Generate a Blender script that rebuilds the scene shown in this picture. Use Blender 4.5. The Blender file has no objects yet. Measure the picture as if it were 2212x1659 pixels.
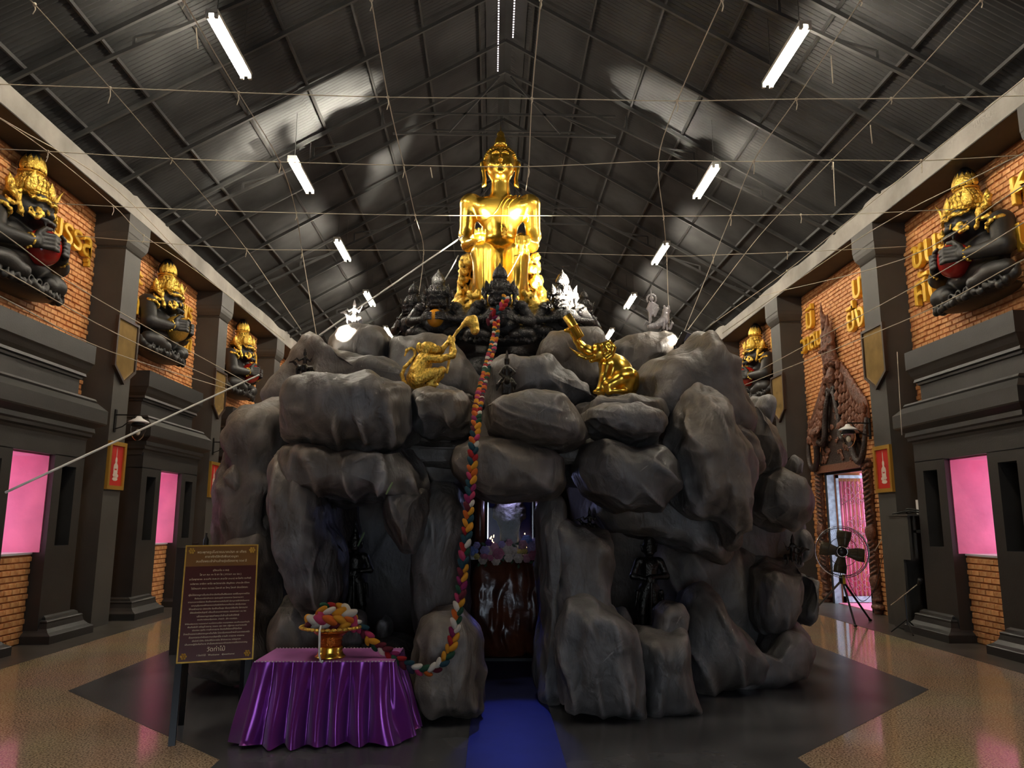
import bpy, math, random
import numpy as np
from mathutils import Vector, Matrix
random.seed(7); RNG = np.random.default_rng(7)
PI = math.pi
sc = bpy.context.scene; COL = sc.collection

# ------------------------------------------------------------------ camera, world, light, exposure
PITCH, YAW, ROLL, CX, FPX = .1747, .0255, .0026, -.186, 1661.0
EYE = np.array([CX, 0, 1.55])
_F = np.array([math.sin(YAW)*math.cos(PITCH), math.cos(YAW)*math.cos(PITCH), math.sin(PITCH)])
_R = np.array([math.cos(YAW), -math.sin(YAW), 0]); _U = np.cross(_R, _F)
_R, _U = math.cos(ROLL)*_R+math.sin(ROLL)*_U, -math.sin(ROLL)*_R+math.cos(ROLL)*_U
cd = bpy.data.cameras.new('camera'); cam = bpy.data.objects.new('camera', cd); COL.objects.link(cam)
cam.matrix_world = Matrix(((_R[0], _U[0], -_F[0], EYE[0]), (_R[1], _U[1], -_F[1], EYE[1]), (_R[2], _U[2], -_F[2], EYE[2]), (0, 0, 0, 1)))
cd.sensor_fit = 'HORIZONTAL'; cd.sensor_width = 36; cd.lens = FPX/2212*36; cd.clip_end = 200
sc.camera = cam
w = bpy.data.worlds.new('daylight'); sc.world = w; w.use_nodes = True
bg = w.node_tree.nodes['Background']; bg.inputs[0].default_value = (.72, .84, 1, 1); bg.inputs[1].default_value = 3.0
sc.view_settings.view_transform = 'Standard'; sc.view_settings.look = 'None'
sc.view_settings.gamma = 1; sc.view_settings.use_curve_mapping = False
sc.view_settings.exposure = 0.78
sc.cycles.max_bounces = 7; sc.cycles.diffuse_bounces = 4; sc.cycles.glossy_bounces = 4
sc.cycles.use_denoising = True; sc.cycles.sample_clamp_indirect = 6
sc.cycles.caustics_reflective = False; sc.cycles.caustics_refractive = False
TUBE = 150.0; FLOOD = 250.0

def at(u, v, val, ax='Y'):                                # the point in the hall that lies behind a point of the picture, on a given plane
    d = _F+_R*(u-1106)/FPX+_U*(829.5-v)/FPX; i = 'XYZ'.index(ax)
    return EYE+d*((val-EYE[i])/d[i])

# ------------------------------------------------------------------ materials
def mat(name, col, rough=.5, metal=0, var=.0, scale=4, bump=.0, bscale=20, emit=None, coat=0, col2=None, trans=0, spec=.5, objvar=0, detail=6, sheen=0):
    m = bpy.data.materials.new(name); m.use_nodes = True; nt = m.node_tree; N = nt.nodes; L = nt.links
    b = N['Principled BSDF']; b.inputs['Base Color'].default_value = (*col, 1); b.inputs['Roughness'].default_value = rough
    b.inputs['Metallic'].default_value = metal; b.inputs['Specular IOR Level'].default_value = spec
    b.inputs['Coat Weight'].default_value = coat; b.inputs['Coat Roughness'].default_value = .12
    b.inputs['Transmission Weight'].default_value = trans
    if sheen: b.inputs['Sheen Weight'].default_value = sheen
    if emit: b.inputs['Emission Color'].default_value = (*emit[0], 1); b.inputs['Emission Strength'].default_value = emit[1]
    tc = N.new('ShaderNodeTexCoord')
    if var or col2:
        n = N.new('ShaderNodeTexNoise'); n.inputs['Scale'].default_value = scale; n.inputs['Detail'].default_value = detail
        L.new(tc.outputs['Object'], n.inputs['Vector'])
        r = N.new('ShaderNodeValToRGB'); r.color_ramp.elements[0].position = .35; r.color_ramp.elements[1].position = .65
        c2 = col2 or tuple(min(1, c*(1+var)) for c in col); c1 = col if col2 else tuple(c*(1-var) for c in col)
        r.color_ramp.elements[0].color = (*c1, 1); r.color_ramp.elements[1].color = (*c2, 1)
        L.new(n.outputs['Fac'], r.inputs['Fac']); out = r.outputs['Color']
        if objvar:
            oi = N.new('ShaderNodeObjectInfo'); h = N.new('ShaderNodeHueSaturation'); mm = N.new('ShaderNodeMapRange')
            mm.inputs[3].default_value = 1-objvar; mm.inputs[4].default_value = 1+objvar
            L.new(oi.outputs['Random'], mm.inputs[0]); L.new(mm.outputs[0], h.inputs['Value']); L.new(out, h.inputs['Color']); out = h.outputs['Color']
        L.new(out, b.inputs['Base Color'])
    if bump:
        n2 = N.new('ShaderNodeTexNoise'); n2.inputs['Scale'].default_value = bscale; n2.inputs['Detail'].default_value = 5
        L.new(tc.outputs['Object'], n2.inputs['Vector'])
        bp = N.new('ShaderNodeBump'); bp.inputs['Strength'].default_value = bump; bp.inputs['Distance'].default_value = .02
        L.new(n2.outputs['Fac'], bp.inputs['Height']); L.new(bp.outputs['Normal'], b.inputs['Normal'])
    return m
M = dict(
 rock=mat('painted_rock', (.140, .120, .098), .5, var=.3, scale=2.2, bump=.6, bscale=7, spec=.5),
 column=mat('column_paint', (.052, .047, .040), .55, var=.1, scale=3, bump=.08, bscale=60),
 pilaster=mat('pilaster_paint', (.026, .024, .022), .42, var=.12, scale=3, bump=.08, bscale=50),
 dark=mat('black_paint', (.012, .011, .010), .6),
 soffit=mat('soffit_paint', (.05, .043, .037), .7, var=.1),
 beam=mat('bare_render', (.30, .275, .24), .7, var=.25, scale=1.5, bump=.5, bscale=5),
 brick=mat('orange_brick', (.66, .27, .085), .6, col2=(.80, .42, .17), scale=9, bump=.4, bscale=40, objvar=.12),
 mortar=mat('brick_joint', (.36, .12, .035), .8, var=.2),
 roof=mat('roof_sheet', (.046, .046, .045), .55, var=.35, scale=1.2, spec=.3),
 steel=mat('roof_steel', (.050, .049, .047), .55, var=.2),
 gold=mat('gold_leaf', (1, .62, .09), .27, 1, bump=.12, bscale=7),
 gold2=mat('gilded_relief', (.95, .62, .12), .33, 1, bump=.9, bscale=38),
 goldpaint=mat('yellow_letter_paint', (.80, .46, .04), .4, .35, bump=.1),
 letterside=mat('letter_side', (.12, .07, .01), .6),
 black=mat('matt_black_lacquer', (.017, .016, .015), .48, bump=.15, bscale=30),
 blackgloss=mat('glossy_black_lacquer', (.03, .028, .027), .22, .25, bump=.7, bscale=30),
 silver=mat('silvered_bronze', (.45, .42, .42), .3, .6, bump=.8, bscale=40),
 bronze=mat('dark_bronze', (.035, .03, .024), .3, .7, bump=.5, bscale=40),
 redball=mat('red_lacquer_ball', (.42, .018, .012), .15, bump=.1, coat=.6),
 orangeball=mat('orange_glass_ball', (.9, .36, .02), .12, coat=.8),
 purple=mat('purple_satin', (.20, .022, .26), .24, .45, var=.1, scale=3, sheen=.2),
 lilac=mat('lilac_satin', (.50, .16, .46), .5, var=.08),
 terrazzo=None,
 darktile=mat('dark_tile', (.075, .076, .080), .26, var=.35, scale=1.6, detail=10, bump=.02, bscale=8),
 border=mat('grey_border_tile', (.07, .062, .052), .35, var=.25, scale=3),
 pink=mat('pink_plaster', (.84, .23, .39), .6, var=.12, scale=2, bump=.3, bscale=6),
 white=mat('white_paint', (.75, .72, .68), .5), sill=mat('sill_plaster', (.6, .58, .6), .5),
 greyblue=mat('door_frame_paint', (.30, .34, .40), .5, var=.3, scale=12),
 wood=mat('carved_teak', (.11, .038, .018), .5, var=.45, scale=7, bump=.9, bscale=30),
 woodgloss=mat('varnished_root_wood', (.10, .03, .012), .3, var=.5, scale=4, bump=.3, coat=.25),
 glass=mat('clear_glass', (1, 1, 1), .02, trans=1), 
 tube=mat('fluorescent_tube', (1, 1, 1), .5, emit=((1, .90, .74), TUBE)),
 fixture=mat('fixture_enamel', (.6, .58, .5), .4),
 string=mat('cotton_string', (.52, .45, .34), .9), cord=mat('white_cotton_cord', (.75, .72, .66), .9),
 frame=mat('gilt_frame', (.62, .36, .06), .35, .7, bump=.3, bscale=60), red=mat('red_print', (.55, .018, .012), .45, var=.1),
 pale=mat('pale_print', (.65, .52, .42), .6), plaque=mat('bronze_glass_print', (.42, .27, .10), .12, .35, var=.15, coat=.8),
 darkframe=mat('dark_wood_frame', (.035, .02, .013), .4), signred=mat('maroon_print', (.075, .012, .007), .3, var=.15, scale=1.5, coat=.3),
 signtop=mat('brown_gold_print', (.20, .085, .012), .35, var=.2, scale=2), cream=mat('cream_lettering', (.88, .72, .46), .6),
 metalblack=mat('black_metal', (.015, .014, .013), .35, .5), chrome=mat('chrome', (.7, .7, .7), .2, 1),
 blade=mat('fan_blade', (.075, .055, .025), .35, .3, var=.3), yellow=mat('yellow_plastic', (.6, .42, .03), .4),
 iron=mat('pink_iron', (.30, .09, .12), .5), curtain=mat('pink_curtain', (.85, .20, .34), .8, var=.15, scale=6),
 blue=mat('blue_floor_cloth', (.006, .009, .075), .55, var=.15), copper=mat('red_gold_lacquer', (.45, .10, .01), .14, .8, bump=.5, bscale=60),
 leaf=mat('green_leaf', (.05, .10, .05), .6), bulb=mat('milky_bulb', (.75, .68, .5), .2), clay=mat('stone_relief', (.08, .06, .055), .6, var=.3, bump=.8, bscale=25),
 leafpale=mat('pale_leaf', (.16, .22, .10), .7), warmlamp=mat('tiny_warm_lamp', (1, .7, .4), .5, emit=((1, .62, .3), 4)), caseback=mat('blue_case_back', (.04, .04, .15), .95, spec=.05),
 slot=mat('daylight_slot', (1, 1, 1), .5, emit=((1, .85, .9), 1.2)))
def terrazzo():
    m = mat('brown_terrazzo', (.19, .115, .055), .09); nt = m.node_tree; N = nt.nodes; L = nt.links; b = N['Principled BSDF']
    tc = N.new('ShaderNodeTexCoord'); v = N.new('ShaderNodeTexNoise'); v.inputs['Scale'].default_value = 75; v.inputs['Detail'].default_value = 3
    r = N.new('ShaderNodeValToRGB'); e = r.color_ramp.elements; e[0].position = .38; e[0].color = (.21, .125, .065, 1); e[1].position = .62; e[1].color = (.80, .60, .39, 1)
    L.new(tc.outputs['Object'], v.inputs['Vector']); L.new(v.outputs['Fac'], r.inputs['Fac'])
    n = N.new('ShaderNodeTexNoise'); n.inputs['Scale'].default_value = .8; mx = N.new('ShaderNodeMix'); mx.data_type = 'RGBA'; mx.blend_type = 'MULTIPLY'; mx.inputs[0].default_value = .35
    L.new(tc.outputs['Object'], n.inputs['Vector']); L.new(r.outputs['Color'], mx.inputs[6]); L.new(n.outputs['Color'], mx.inputs[7])
    br = N.new('ShaderNodeTexBrick'); br.offset = 0; br.inputs['Scale'].default_value = 1; br.inputs['Brick Width'].default_value = .8; br.inputs['Row Height'].default_value = .8
    br.inputs['Mortar Size'].default_value = .002; br.inputs['Color1'].default_value = (1, 1, 1, 1); br.inputs['Color2'].default_value = (.92, .92, .92, 1); br.inputs['Mortar'].default_value = (.55, .5, .45, 1)
    L.new(tc.outputs['Object'], br.inputs['Vector'])
    m2 = N.new('ShaderNodeMix'); m2.data_type = 'RGBA'; m2.blend_type = 'MULTIPLY'; m2.inputs[0].default_value = 1
    L.new(mx.outputs[2], m2.inputs[6]); L.new(br.outputs['Color'], m2.inputs[7]); L.new(m2.outputs[2], b.inputs['Base Color'])
    return m
M['terrazzo'] = terrazzo()
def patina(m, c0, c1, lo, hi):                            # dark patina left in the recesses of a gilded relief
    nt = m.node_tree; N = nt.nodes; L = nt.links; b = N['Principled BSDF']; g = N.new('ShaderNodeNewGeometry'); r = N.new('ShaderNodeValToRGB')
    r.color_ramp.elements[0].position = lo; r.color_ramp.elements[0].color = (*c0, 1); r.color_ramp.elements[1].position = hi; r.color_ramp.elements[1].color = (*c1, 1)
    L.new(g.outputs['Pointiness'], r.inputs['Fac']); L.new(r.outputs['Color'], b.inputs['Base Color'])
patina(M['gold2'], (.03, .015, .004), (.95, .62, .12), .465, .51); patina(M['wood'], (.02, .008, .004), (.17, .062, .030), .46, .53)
def rockmat(m):                                           # broad creases and fine grain for the moulded rock
    nt = m.node_tree; N = nt.nodes; L = nt.links; b = N['Principled BSDF']; tc = N.new('ShaderNodeTexCoord'); prev = None
    for sc_, st, dist, dt in ((2.6, .55, .10, 4), (11, .5, .03, 6), (60, .25, .008, 3)):
        mp = N.new('ShaderNodeMapping'); mp.inputs['Scale'].default_value = (1.3, 1.3, .7); n = N.new('ShaderNodeTexNoise'); n.inputs['Scale'].default_value = sc_; n.inputs['Detail'].default_value = dt; n.inputs['Distortion'].default_value = .8
        L.new(tc.outputs['Object'], mp.inputs['Vector']); L.new(mp.outputs[0], n.inputs['Vector'])
        bp = N.new('ShaderNodeBump'); bp.inputs['Strength'].default_value = st; bp.inputs['Distance'].default_value = dist; L.new(n.outputs['Fac'], bp.inputs['Height'])
        if prev: L.new(prev.outputs['Normal'], bp.inputs['Normal'])
        prev = bp
    L.new(prev.outputs['Normal'], b.inputs['Normal'])
rockmat(M['rock'])
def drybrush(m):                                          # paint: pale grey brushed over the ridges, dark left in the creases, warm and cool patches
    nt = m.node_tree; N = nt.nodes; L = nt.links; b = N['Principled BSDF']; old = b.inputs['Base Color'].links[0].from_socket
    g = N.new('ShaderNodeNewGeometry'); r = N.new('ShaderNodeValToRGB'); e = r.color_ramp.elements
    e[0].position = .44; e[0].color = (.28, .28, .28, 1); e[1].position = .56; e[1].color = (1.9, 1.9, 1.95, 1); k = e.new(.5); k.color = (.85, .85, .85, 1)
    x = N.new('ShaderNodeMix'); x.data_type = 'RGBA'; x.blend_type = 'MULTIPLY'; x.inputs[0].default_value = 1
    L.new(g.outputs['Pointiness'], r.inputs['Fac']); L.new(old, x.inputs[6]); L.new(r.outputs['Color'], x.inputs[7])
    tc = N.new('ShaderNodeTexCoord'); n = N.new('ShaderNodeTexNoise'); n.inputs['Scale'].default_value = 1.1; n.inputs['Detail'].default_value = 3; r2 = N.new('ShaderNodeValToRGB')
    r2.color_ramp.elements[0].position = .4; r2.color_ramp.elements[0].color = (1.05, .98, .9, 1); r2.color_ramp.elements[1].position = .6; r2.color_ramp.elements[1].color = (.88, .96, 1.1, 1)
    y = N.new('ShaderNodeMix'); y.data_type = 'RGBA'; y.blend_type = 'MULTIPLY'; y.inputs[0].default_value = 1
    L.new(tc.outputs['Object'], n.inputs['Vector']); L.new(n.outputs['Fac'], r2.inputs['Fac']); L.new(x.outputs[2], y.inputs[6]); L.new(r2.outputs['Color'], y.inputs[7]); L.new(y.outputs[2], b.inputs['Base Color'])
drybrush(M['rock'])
def glassy(m):                                            # thin glass: a faint reflection over what lies behind
    nt = m.node_tree; N = nt.nodes; L = nt.links; o = N['Material Output']
    t = N.new('ShaderNodeBsdfTransparent'); g = N.new('ShaderNodeBsdfGlossy'); g.inputs['Roughness'].default_value = .02
    x = N.new('ShaderNodeMixShader'); f = N.new('ShaderNodeFresnel'); f.inputs[0].default_value = 1.12
    L.new(f.outputs[0], x.inputs[0]); L.new(t.outputs[0], x.inputs[1]); L.new(g.outputs[0], x.inputs[2]); L.new(x.outputs[0], o.inputs['Surface'])
glassy(M['glass'])

# ------------------------------------------------------------------ object helpers
def mesh(verts, faces, m, smooth=False):
    me = bpy.data.meshes.new('m'); me.from_pydata([tuple(map(float, v)) for v in verts], [], [tuple(map(int, f)) for f in faces])
    if m is not None: me.materials.append(m)
    if smooth: me.polygons.foreach_set('use_smooth', [True]*len(me.polygons))
    me.update(); return me
def wpos(o):
    p = np.zeros(3)
    while o is not None: p = p+np.array(o.location); o = o.parent
    return p
def add(name, vf, m, parent=None, smooth=False, label=None, cat=None, group=None, kind=None, origin=None):
    v, f = vf; v = np.asarray(v, float)
    if origin is None:
        if parent is not None: org = wpos(parent)
        else: org = np.array([(v[:, 0].min()+v[:, 0].max())/2, (v[:, 1].min()+v[:, 1].max())/2, v[:, 2].min()])
    else: org = np.array(origin, float)
    me = mesh(v-org, f, m, smooth); me.name = name
    o = bpy.data.objects.new(name, me); COL.objects.link(o)
    if parent is not None: o.parent = parent; o.location = Vector(org-wpos(parent))
    else: o.location = Vector(org)
    tag(o, label, cat, group, kind); return o
def tag(o, label=None, cat=None, group=None, kind=None):
    if label: o['label'] = label
    if cat: o['category'] = cat
    if group: o['group'] = group
    if kind: o['kind'] = kind
def thing(name, loc, label, cat, group=None, kind=None):
    o = bpy.data.objects.new(name, None); COL.objects.link(o); o.location = Vector([float(x) for x in loc]); o.empty_display_size = .1
    tag(o, label, cat, group, kind); return o
def kids(o): return [c for c in bpy.data.objects if c.parent == o]
def dup(root, loc, rz=0, label=None, s=None, _kids=None):
    r = root.copy(); COL.objects.link(r); r.location = Vector([float(x) for x in loc]); r.rotation_euler = (0, 0, rz)
    if s: r.scale = (s, s, s) if not isinstance(s, tuple) else s
    if label: r['label'] = label
    for ch in kids(root):
        c = ch.copy(); COL.objects.link(c); c.parent = r
        for g in kids(ch):
            if g.parent == ch: d = g.copy(); COL.objects.link(d); d.parent = c
    return r
class G:                                                  # gathers vertices and faces of one mesh
    def __init__(s): s.v = []; s.f = []; s.n = 0
    def put(s, v, f):
        s.v.append(np.asarray(v, float)); s.f += [tuple(i+s.n for i in q) for q in f]; s.n += len(v); return s
    def box(s, a, b):
        (x0, y0, z0), (x1, y1, z1) = a, b
        return s.put([(x0, y0, z0), (x1, y0, z0), (x1, y1, z0), (x0, y1, z0), (x0, y0, z1), (x1, y0, z1), (x1, y1, z1), (x0, y1, z1)],
                     [(0, 3, 2, 1), (4, 5, 6, 7), (0, 1, 5, 4), (1, 2, 6, 5), (2, 3, 7, 6), (3, 0, 4, 7)])
    def rings(s, R, cap=True, closed=False):              # list of equal rings of points
        n = len(R[0]); k = len(R); v = np.concatenate([np.asarray(r, float) for r in R]); f = []
        for i in range(k if closed else k-1):
            a, b = i*n, ((i+1) % k)*n
            f += [(a+j, a+(j+1) % n, b+(j+1) % n, b+j) for j in range(n)]
        if cap and not closed: f += [tuple(range(n))[::-1], tuple(range((k-1)*n, k*n))]
        return s.put(v, f)
    def tube(s, pts, r, n=8, cap=True, closed=False):
        P = np.asarray(pts, float); k = len(P); rr = np.full(k, r) if np.isscalar(r) else np.asarray(r, float)
        T = np.gradient(P, axis=0) if not closed else np.roll(P, -1, 0)-np.roll(P, 1, 0)
        T /= np.maximum(np.linalg.norm(T, axis=1, keepdims=True), 1e-9)
        up = np.array([0, 0, 1.]) if abs(T[0][2]) < .9 else np.array([1., 0, 0]); R = []
        a = np.linspace(0, 2*PI, n, endpoint=False)
        for i in range(k):
            x = np.cross(T[i], up); 
            if np.linalg.norm(x) < 1e-4: x = np.cross(T[i], [0.3, 1, .2])
            x /= np.linalg.norm(x); y = np.cross(x, T[i]); up = y
            R.append(P[i]+rr[i]*(np.cos(a)[:, None]*x+np.sin(a)[:, None]*y))
        return s.rings(R, cap, closed)
    def lathe(s, prof, c=(0, 0, 0), n=24, sx=1, sy=1):    # prof: (r, z)
        a = np.linspace(0, 2*PI, n, endpoint=False); c = np.array(c, float)
        return s.rings([c+np.stack([np.cos(a)*r*sx, np.sin(a)*r*sy, np.full(n, z)], 1) for r, z in prof])
    def ell(s, c, r, n=12, m=8, rot=None):
        prof = [(max(1e-3, math.sin(t)), -math.cos(t)) for t in np.linspace(0, PI, m+1)]
        a = np.linspace(0, 2*PI, n, endpoint=False); R = []
        for q, z in prof:
            p = np.stack([np.cos(a)*q, np.sin(a)*q, np.full(n, z)], 1)*np.array(r, float)
            if rot is not None: p = p@np.array(rot).T
            R.append(p+np.array(c, float))
        return s.rings(R)
    def leafp(s, c, w, h, a=0, th=.35, n=8, lean=0):      # pointed petal standing on c, facing angle a about the vertical
        R = []; ca, sa = math.cos(a), math.sin(a); c = np.array(c, float)
        for z, q in ((0, .5), (.12, .85), (.3, 1), (.5, .92), (.7, .62), (.88, .25), (1, .02)):
            t = np.linspace(0, 2*PI, n, endpoint=False); lx = np.cos(t)*w/2*q; ly = np.sin(t)*w/2*q*th-lean*z*z*h
            R.append(c+np.stack([lx*ca-ly*sa, lx*sa+ly*ca, np.full(n, z*h)], 1))
        return s.rings(R)
    def prism(s, pts, d):                                 # flat polygon pushed along vector d
        P = np.asarray(pts, float); return s.rings([P, P+np.array(d, float)])
    def stack(s, side, yc, prof, xback=6.45):             # prof: (x_front, y_half, z): footprints lofted upward against a side wall
        return s.rings([[(side*xf, yc-yh, z), (side*xback, yc-yh, z), (side*xback, yc+yh, z), (side*xf, yc+yh, z)] for xf, yh, z in prof])
    @property
    def vf(s): return np.concatenate(s.v), s.f
def rotz(a): return np.array([[math.cos(a), -math.sin(a), 0], [math.sin(a), math.cos(a), 0], [0, 0, 1]])
def roty(a): return np.array([[math.cos(a), 0, math.sin(a)], [0, 1, 0], [-math.sin(a), 0, math.cos(a)]])
def cr(P, n):                                             # Catmull-Rom through points
    P = np.asarray(P, float); Q = np.vstack([2*P[0]-P[1], P, 2*P[-1]-P[-2]]); out = []
    for i in range(1, len(Q)-2):
        for t in np.linspace(0, 1, n, endpoint=False):
            a, b, c, d = Q[i-1], Q[i], Q[i+1], Q[i+2]
            out.append(.5*(2*b+(c-a)*t+(2*a-5*b+4*c-d)*t*t+(3*b-a-3*c+d)*t**3))
    return np.array(out+[P[-1]])
def _h(i, j, k, s):
    n = (i*374761393+j*668265263+k*2147483647+s*1274126177) & 0xffffffff
    n = ((n ^ (n >> 13))*1274126177) & 0xffffffff
    return ((n ^ (n >> 16)) & 0xffff)/65535.0
def vnoise(P, s=0):
    P = np.asarray(P, float); I = np.floor(P).astype(np.int64); F = P-I; F = F*F*(3-2*F); r = 0
    for a in (0, 1):
        for b in (0, 1):
            for c in (0, 1):
                w = (F[:, 0] if a else 1-F[:, 0])*(F[:, 1] if b else 1-F[:, 1])*(F[:, 2] if c else 1-F[:, 2])
                r = r+w*_h(I[:, 0]+a, I[:, 1]+b, I[:, 2]+c, s)
    return r*2-1
def fbm(P, o=4, s=0): return sum(vnoise(P*2**i+i*17.3, s+i)*.5**i for i in range(o))

# ------------------------------------------------------------------ sculpting: blended solids meshed by surface nets
def cap(a, b, ra, rb=None, k=None): return ('c', np.array(a, float), np.array(b, float), ra, ra if rb is None else rb, k)
def ell(c, r, rot=None, k=None): return ('e', np.array(c, float), np.array((r, r, r) if np.isscalar(r) else r, float), rot, k)
def tilt(L, ang, piv):                                    # nod a group of solids forward
    c, q = math.cos(ang), math.sin(ang); R = np.array([[1, 0, 0], [0, c, q], [0, -q, c]]); piv = np.array(piv, float); out = []
    for p in L:
        if p[0] == 'c': out.append(('c', R@(p[1]-piv)+piv, R@(p[2]-piv)+piv, *p[3:]))
        else: out.append(('e', R@(p[1]-piv)+piv, p[2], R if p[3] is None else R@np.array(p[3]), p[4]))
    return out
def tiltv(vf, ang, piv):
    c, q = math.cos(ang), math.sin(ang); R = np.array([[1, 0, 0], [0, c, q], [0, -q, c]]); piv = np.array(piv, float); return (np.asarray(vf[0])-piv)@R.T+piv, vf[1]
def chain(pts, rs, k=None): return [cap(pts[i], pts[i+1], rs[i], rs[i+1], k) for i in range(len(pts)-1)]
def sdf_prim(p, P):
    if p[0] == 'c':
        a, b, ra, rb = p[1:5]; ab = b-a; t = np.clip(((P-a)@ab)/max(ab@ab, 1e-9), 0, 1)
        return np.linalg.norm(P-a-t[..., None]*ab, axis=-1)-(ra+(rb-ra)*t)
    q = P-p[1]
    if p[3] is not None: q = q@np.array(p[3])
    k0 = np.linalg.norm(q/p[2], axis=-1); k1 = np.linalg.norm(q/p[2]**2, axis=-1)
    return k0*(k0-1)/np.maximum(k1, 1e-9)
def bounds(p):
    if p[0] == 'c': r = max(p[3], p[4]); return np.minimum(p[1], p[2])-r, np.maximum(p[1], p[2])+r
    r = p[2].max() if p[3] is not None else p[2]; return p[1]-r, p[1]+r
def sculpt(prims, res, k=.03, disp=None):
    B = [bounds(p) for p in prims]; lo = np.min([b[0] for b in B], 0)-res*3-k; hi = np.max([b[1] for b in B], 0)+res*3+k
    n = np.ceil((hi-lo)/res).astype(int)+1; F = np.full(n, 9.0, np.float32)
    ax = [lo[i]+np.arange(n[i])*res for i in range(3)]
    for p, (b0, b1) in zip(prims, B):
        kk = p[-1] if p[-1] is not None else k; mg = kk+res*2
        i0 = np.maximum(0, np.floor((b0-mg-lo)/res).astype(int)); i1 = np.minimum(n, np.ceil((b1+mg-lo)/res).astype(int)+1)
        s = tuple(slice(a, b) for a, b in zip(i0, i1))
        P = np.stack(np.meshgrid(*[ax[i][s[i]] for i in range(3)], indexing='ij'), -1)
        d = sdf_prim(p, P); f = F[s]; h = np.clip(.5+.5*(f-d)/kk, 0, 1); F[s] = f*(1-h)+d*h-kk*h*(1-h)
    if disp is not None:
        idx = np.argwhere(np.abs(F) < res*4); P = lo+idx*res; F[tuple(idx.T)] += disp(P)
    S = F < 0; ms = tuple(n-1)
    acc = np.zeros((*ms, 3)); cnt = np.zeros(ms)
    for axd in range(3):
        o = [i for i in range(3) if i != axd]
        for da in (0, 1):
            for db in (0, 1):
                def sl(e):
                    s = [None]*3; s[axd] = slice(e, n[axd]-1+e); s[o[0]] = slice(da, n[o[0]]-1+da); s[o[1]] = slice(db, n[o[1]]-1+db); return tuple(s)
                f0, f1 = F[sl(0)], F[sl(1)]; c = (f0 < 0) != (f1 < 0); t = np.where(c, f0/np.where(c, f0-f1, 1), 0)
                off = np.zeros(3); off[o[0]] = da; off[o[1]] = db
                for q in range(3): acc[..., q] += np.where(c, off[q] if q != axd else t, 0)
                cnt += c
    act = cnt > 0; ids = np.full(ms, -1); ids[act] = np.arange(act.sum())
    cell = np.argwhere(act); V = lo+(cell+acc[act]/cnt[act][:, None])*res; faces = []
    for axd in range(3):
        o = [i for i in range(3) if i != axd]
        s0 = [slice(None)]*3; s1 = [slice(None)]*3; s0[axd] = slice(0, -1); s1[axd] = slice(1, None)
        c = S[tuple(s0)] != S[tuple(s1)]; e = np.argwhere(c); e = e[(e[:, o[0]] > 0) & (e[:, o[1]] > 0) & (e[:, o[0]] < ms[o[0]]) & (e[:, o[1]] < ms[o[1]])]
        if not len(e): continue
        inside = S[tuple(e.T)]; q = []
        for da, db in ((1, 1), (0, 1), (0, 0), (1, 0)):
            g = e.copy(); g[:, o[0]] -= da; g[:, o[1]] -= db; q.append(ids[tuple(g.T)])
        q = np.stack(q, 1); flip = inside if axd != 1 else ~inside
        q[~flip] = q[~flip][:, ::-1]; faces.append(q)
    return V, np.concatenate(faces)
def split(vf):                                            # separate pieces of a mesh
    V, F = np.asarray(vf[0]), vf[1]; par = np.arange(len(V)); F = np.array(F)
    lab = np.arange(len(V))
    while True:
        m = lab[F].min(1); new = lab.copy(); np.minimum.at(new, F.ravel(), np.repeat(m, F.shape[1])); new = new[new]
        if (new == lab).all(): break
        lab = new
    out = []
    for k in np.unique(lab):
        i = np.where(lab == k)[0]
        if len(i) < 12: continue
        mp = np.full(len(V), -1); mp[i] = np.arange(len(i)); f = F[lab[F[:, 0]] == k]; out.append((V[i], mp[f]))
    return out
def surf(prims, x, z, k=.03, y0=-1.6):                    # depth of the front surface (looking along +y) at x, z
    ys = np.arange(y0, .5, .006); P = np.stack([np.full_like(ys, x), ys, np.full_like(ys, z)], 1); F = np.full(len(ys), 9.)
    for p in prims:
        kk = p[-1] if p[-1] is not None else k; d = sdf_prim(p, P); h = np.clip(.5+.5*(F-d)/kk, 0, 1); F = F*(1-h)+d*h-kk*h*(1-h)
    i = np.argmax(F < 0); return ys[i] if F[i] < 0 else 0

# ------------------------------------------------------------------ the hall: floor, walls, beams, roof
Y0, Y1 = -4.0, 28.0
COLY = [-.92+4.16*k for k in range(7)]                    # near faces of the columns: 3.24, 7.40, 11.56 ...
BAYC = [5.58, 9.74, 13.90, 18.06, 22.22, 26.38]
COLY = [3.24+4.16*k for k in range(6)]
def struct(name, vf, m, **k): return add(name, vf, m, kind='structure', **k)
fl = struct('floor', G().box((-7.6, Y0, -.12), (7.6, Y1, 0)).vf, M['terrazzo'], origin=(0, 0, 0))
oct_ = [(-1.9, -2, 0), (1.85, -2, 0), (1.85, 5.4, 0), (3.9, 7.45, 0), (3.9, 13.6, 0), (2, 15.5, 0), (-2, 15.5, 0), (-4.04, 13.5, 0), (-4.04, 7.5, 0), (-1.95, 5.42, 0)]
add('dark_floor_inlay', G().prism(oct_, (0, 0, .003)).vf, M['darktile'], fl)
for sx in (-1, 1):
    g = G().box((min(sx*5.3, sx*6.5), Y0, 0), (max(sx*5.3, sx*6.5), Y1, .004)); add('border_tiles', g.vf, M['border'], fl)
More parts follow.
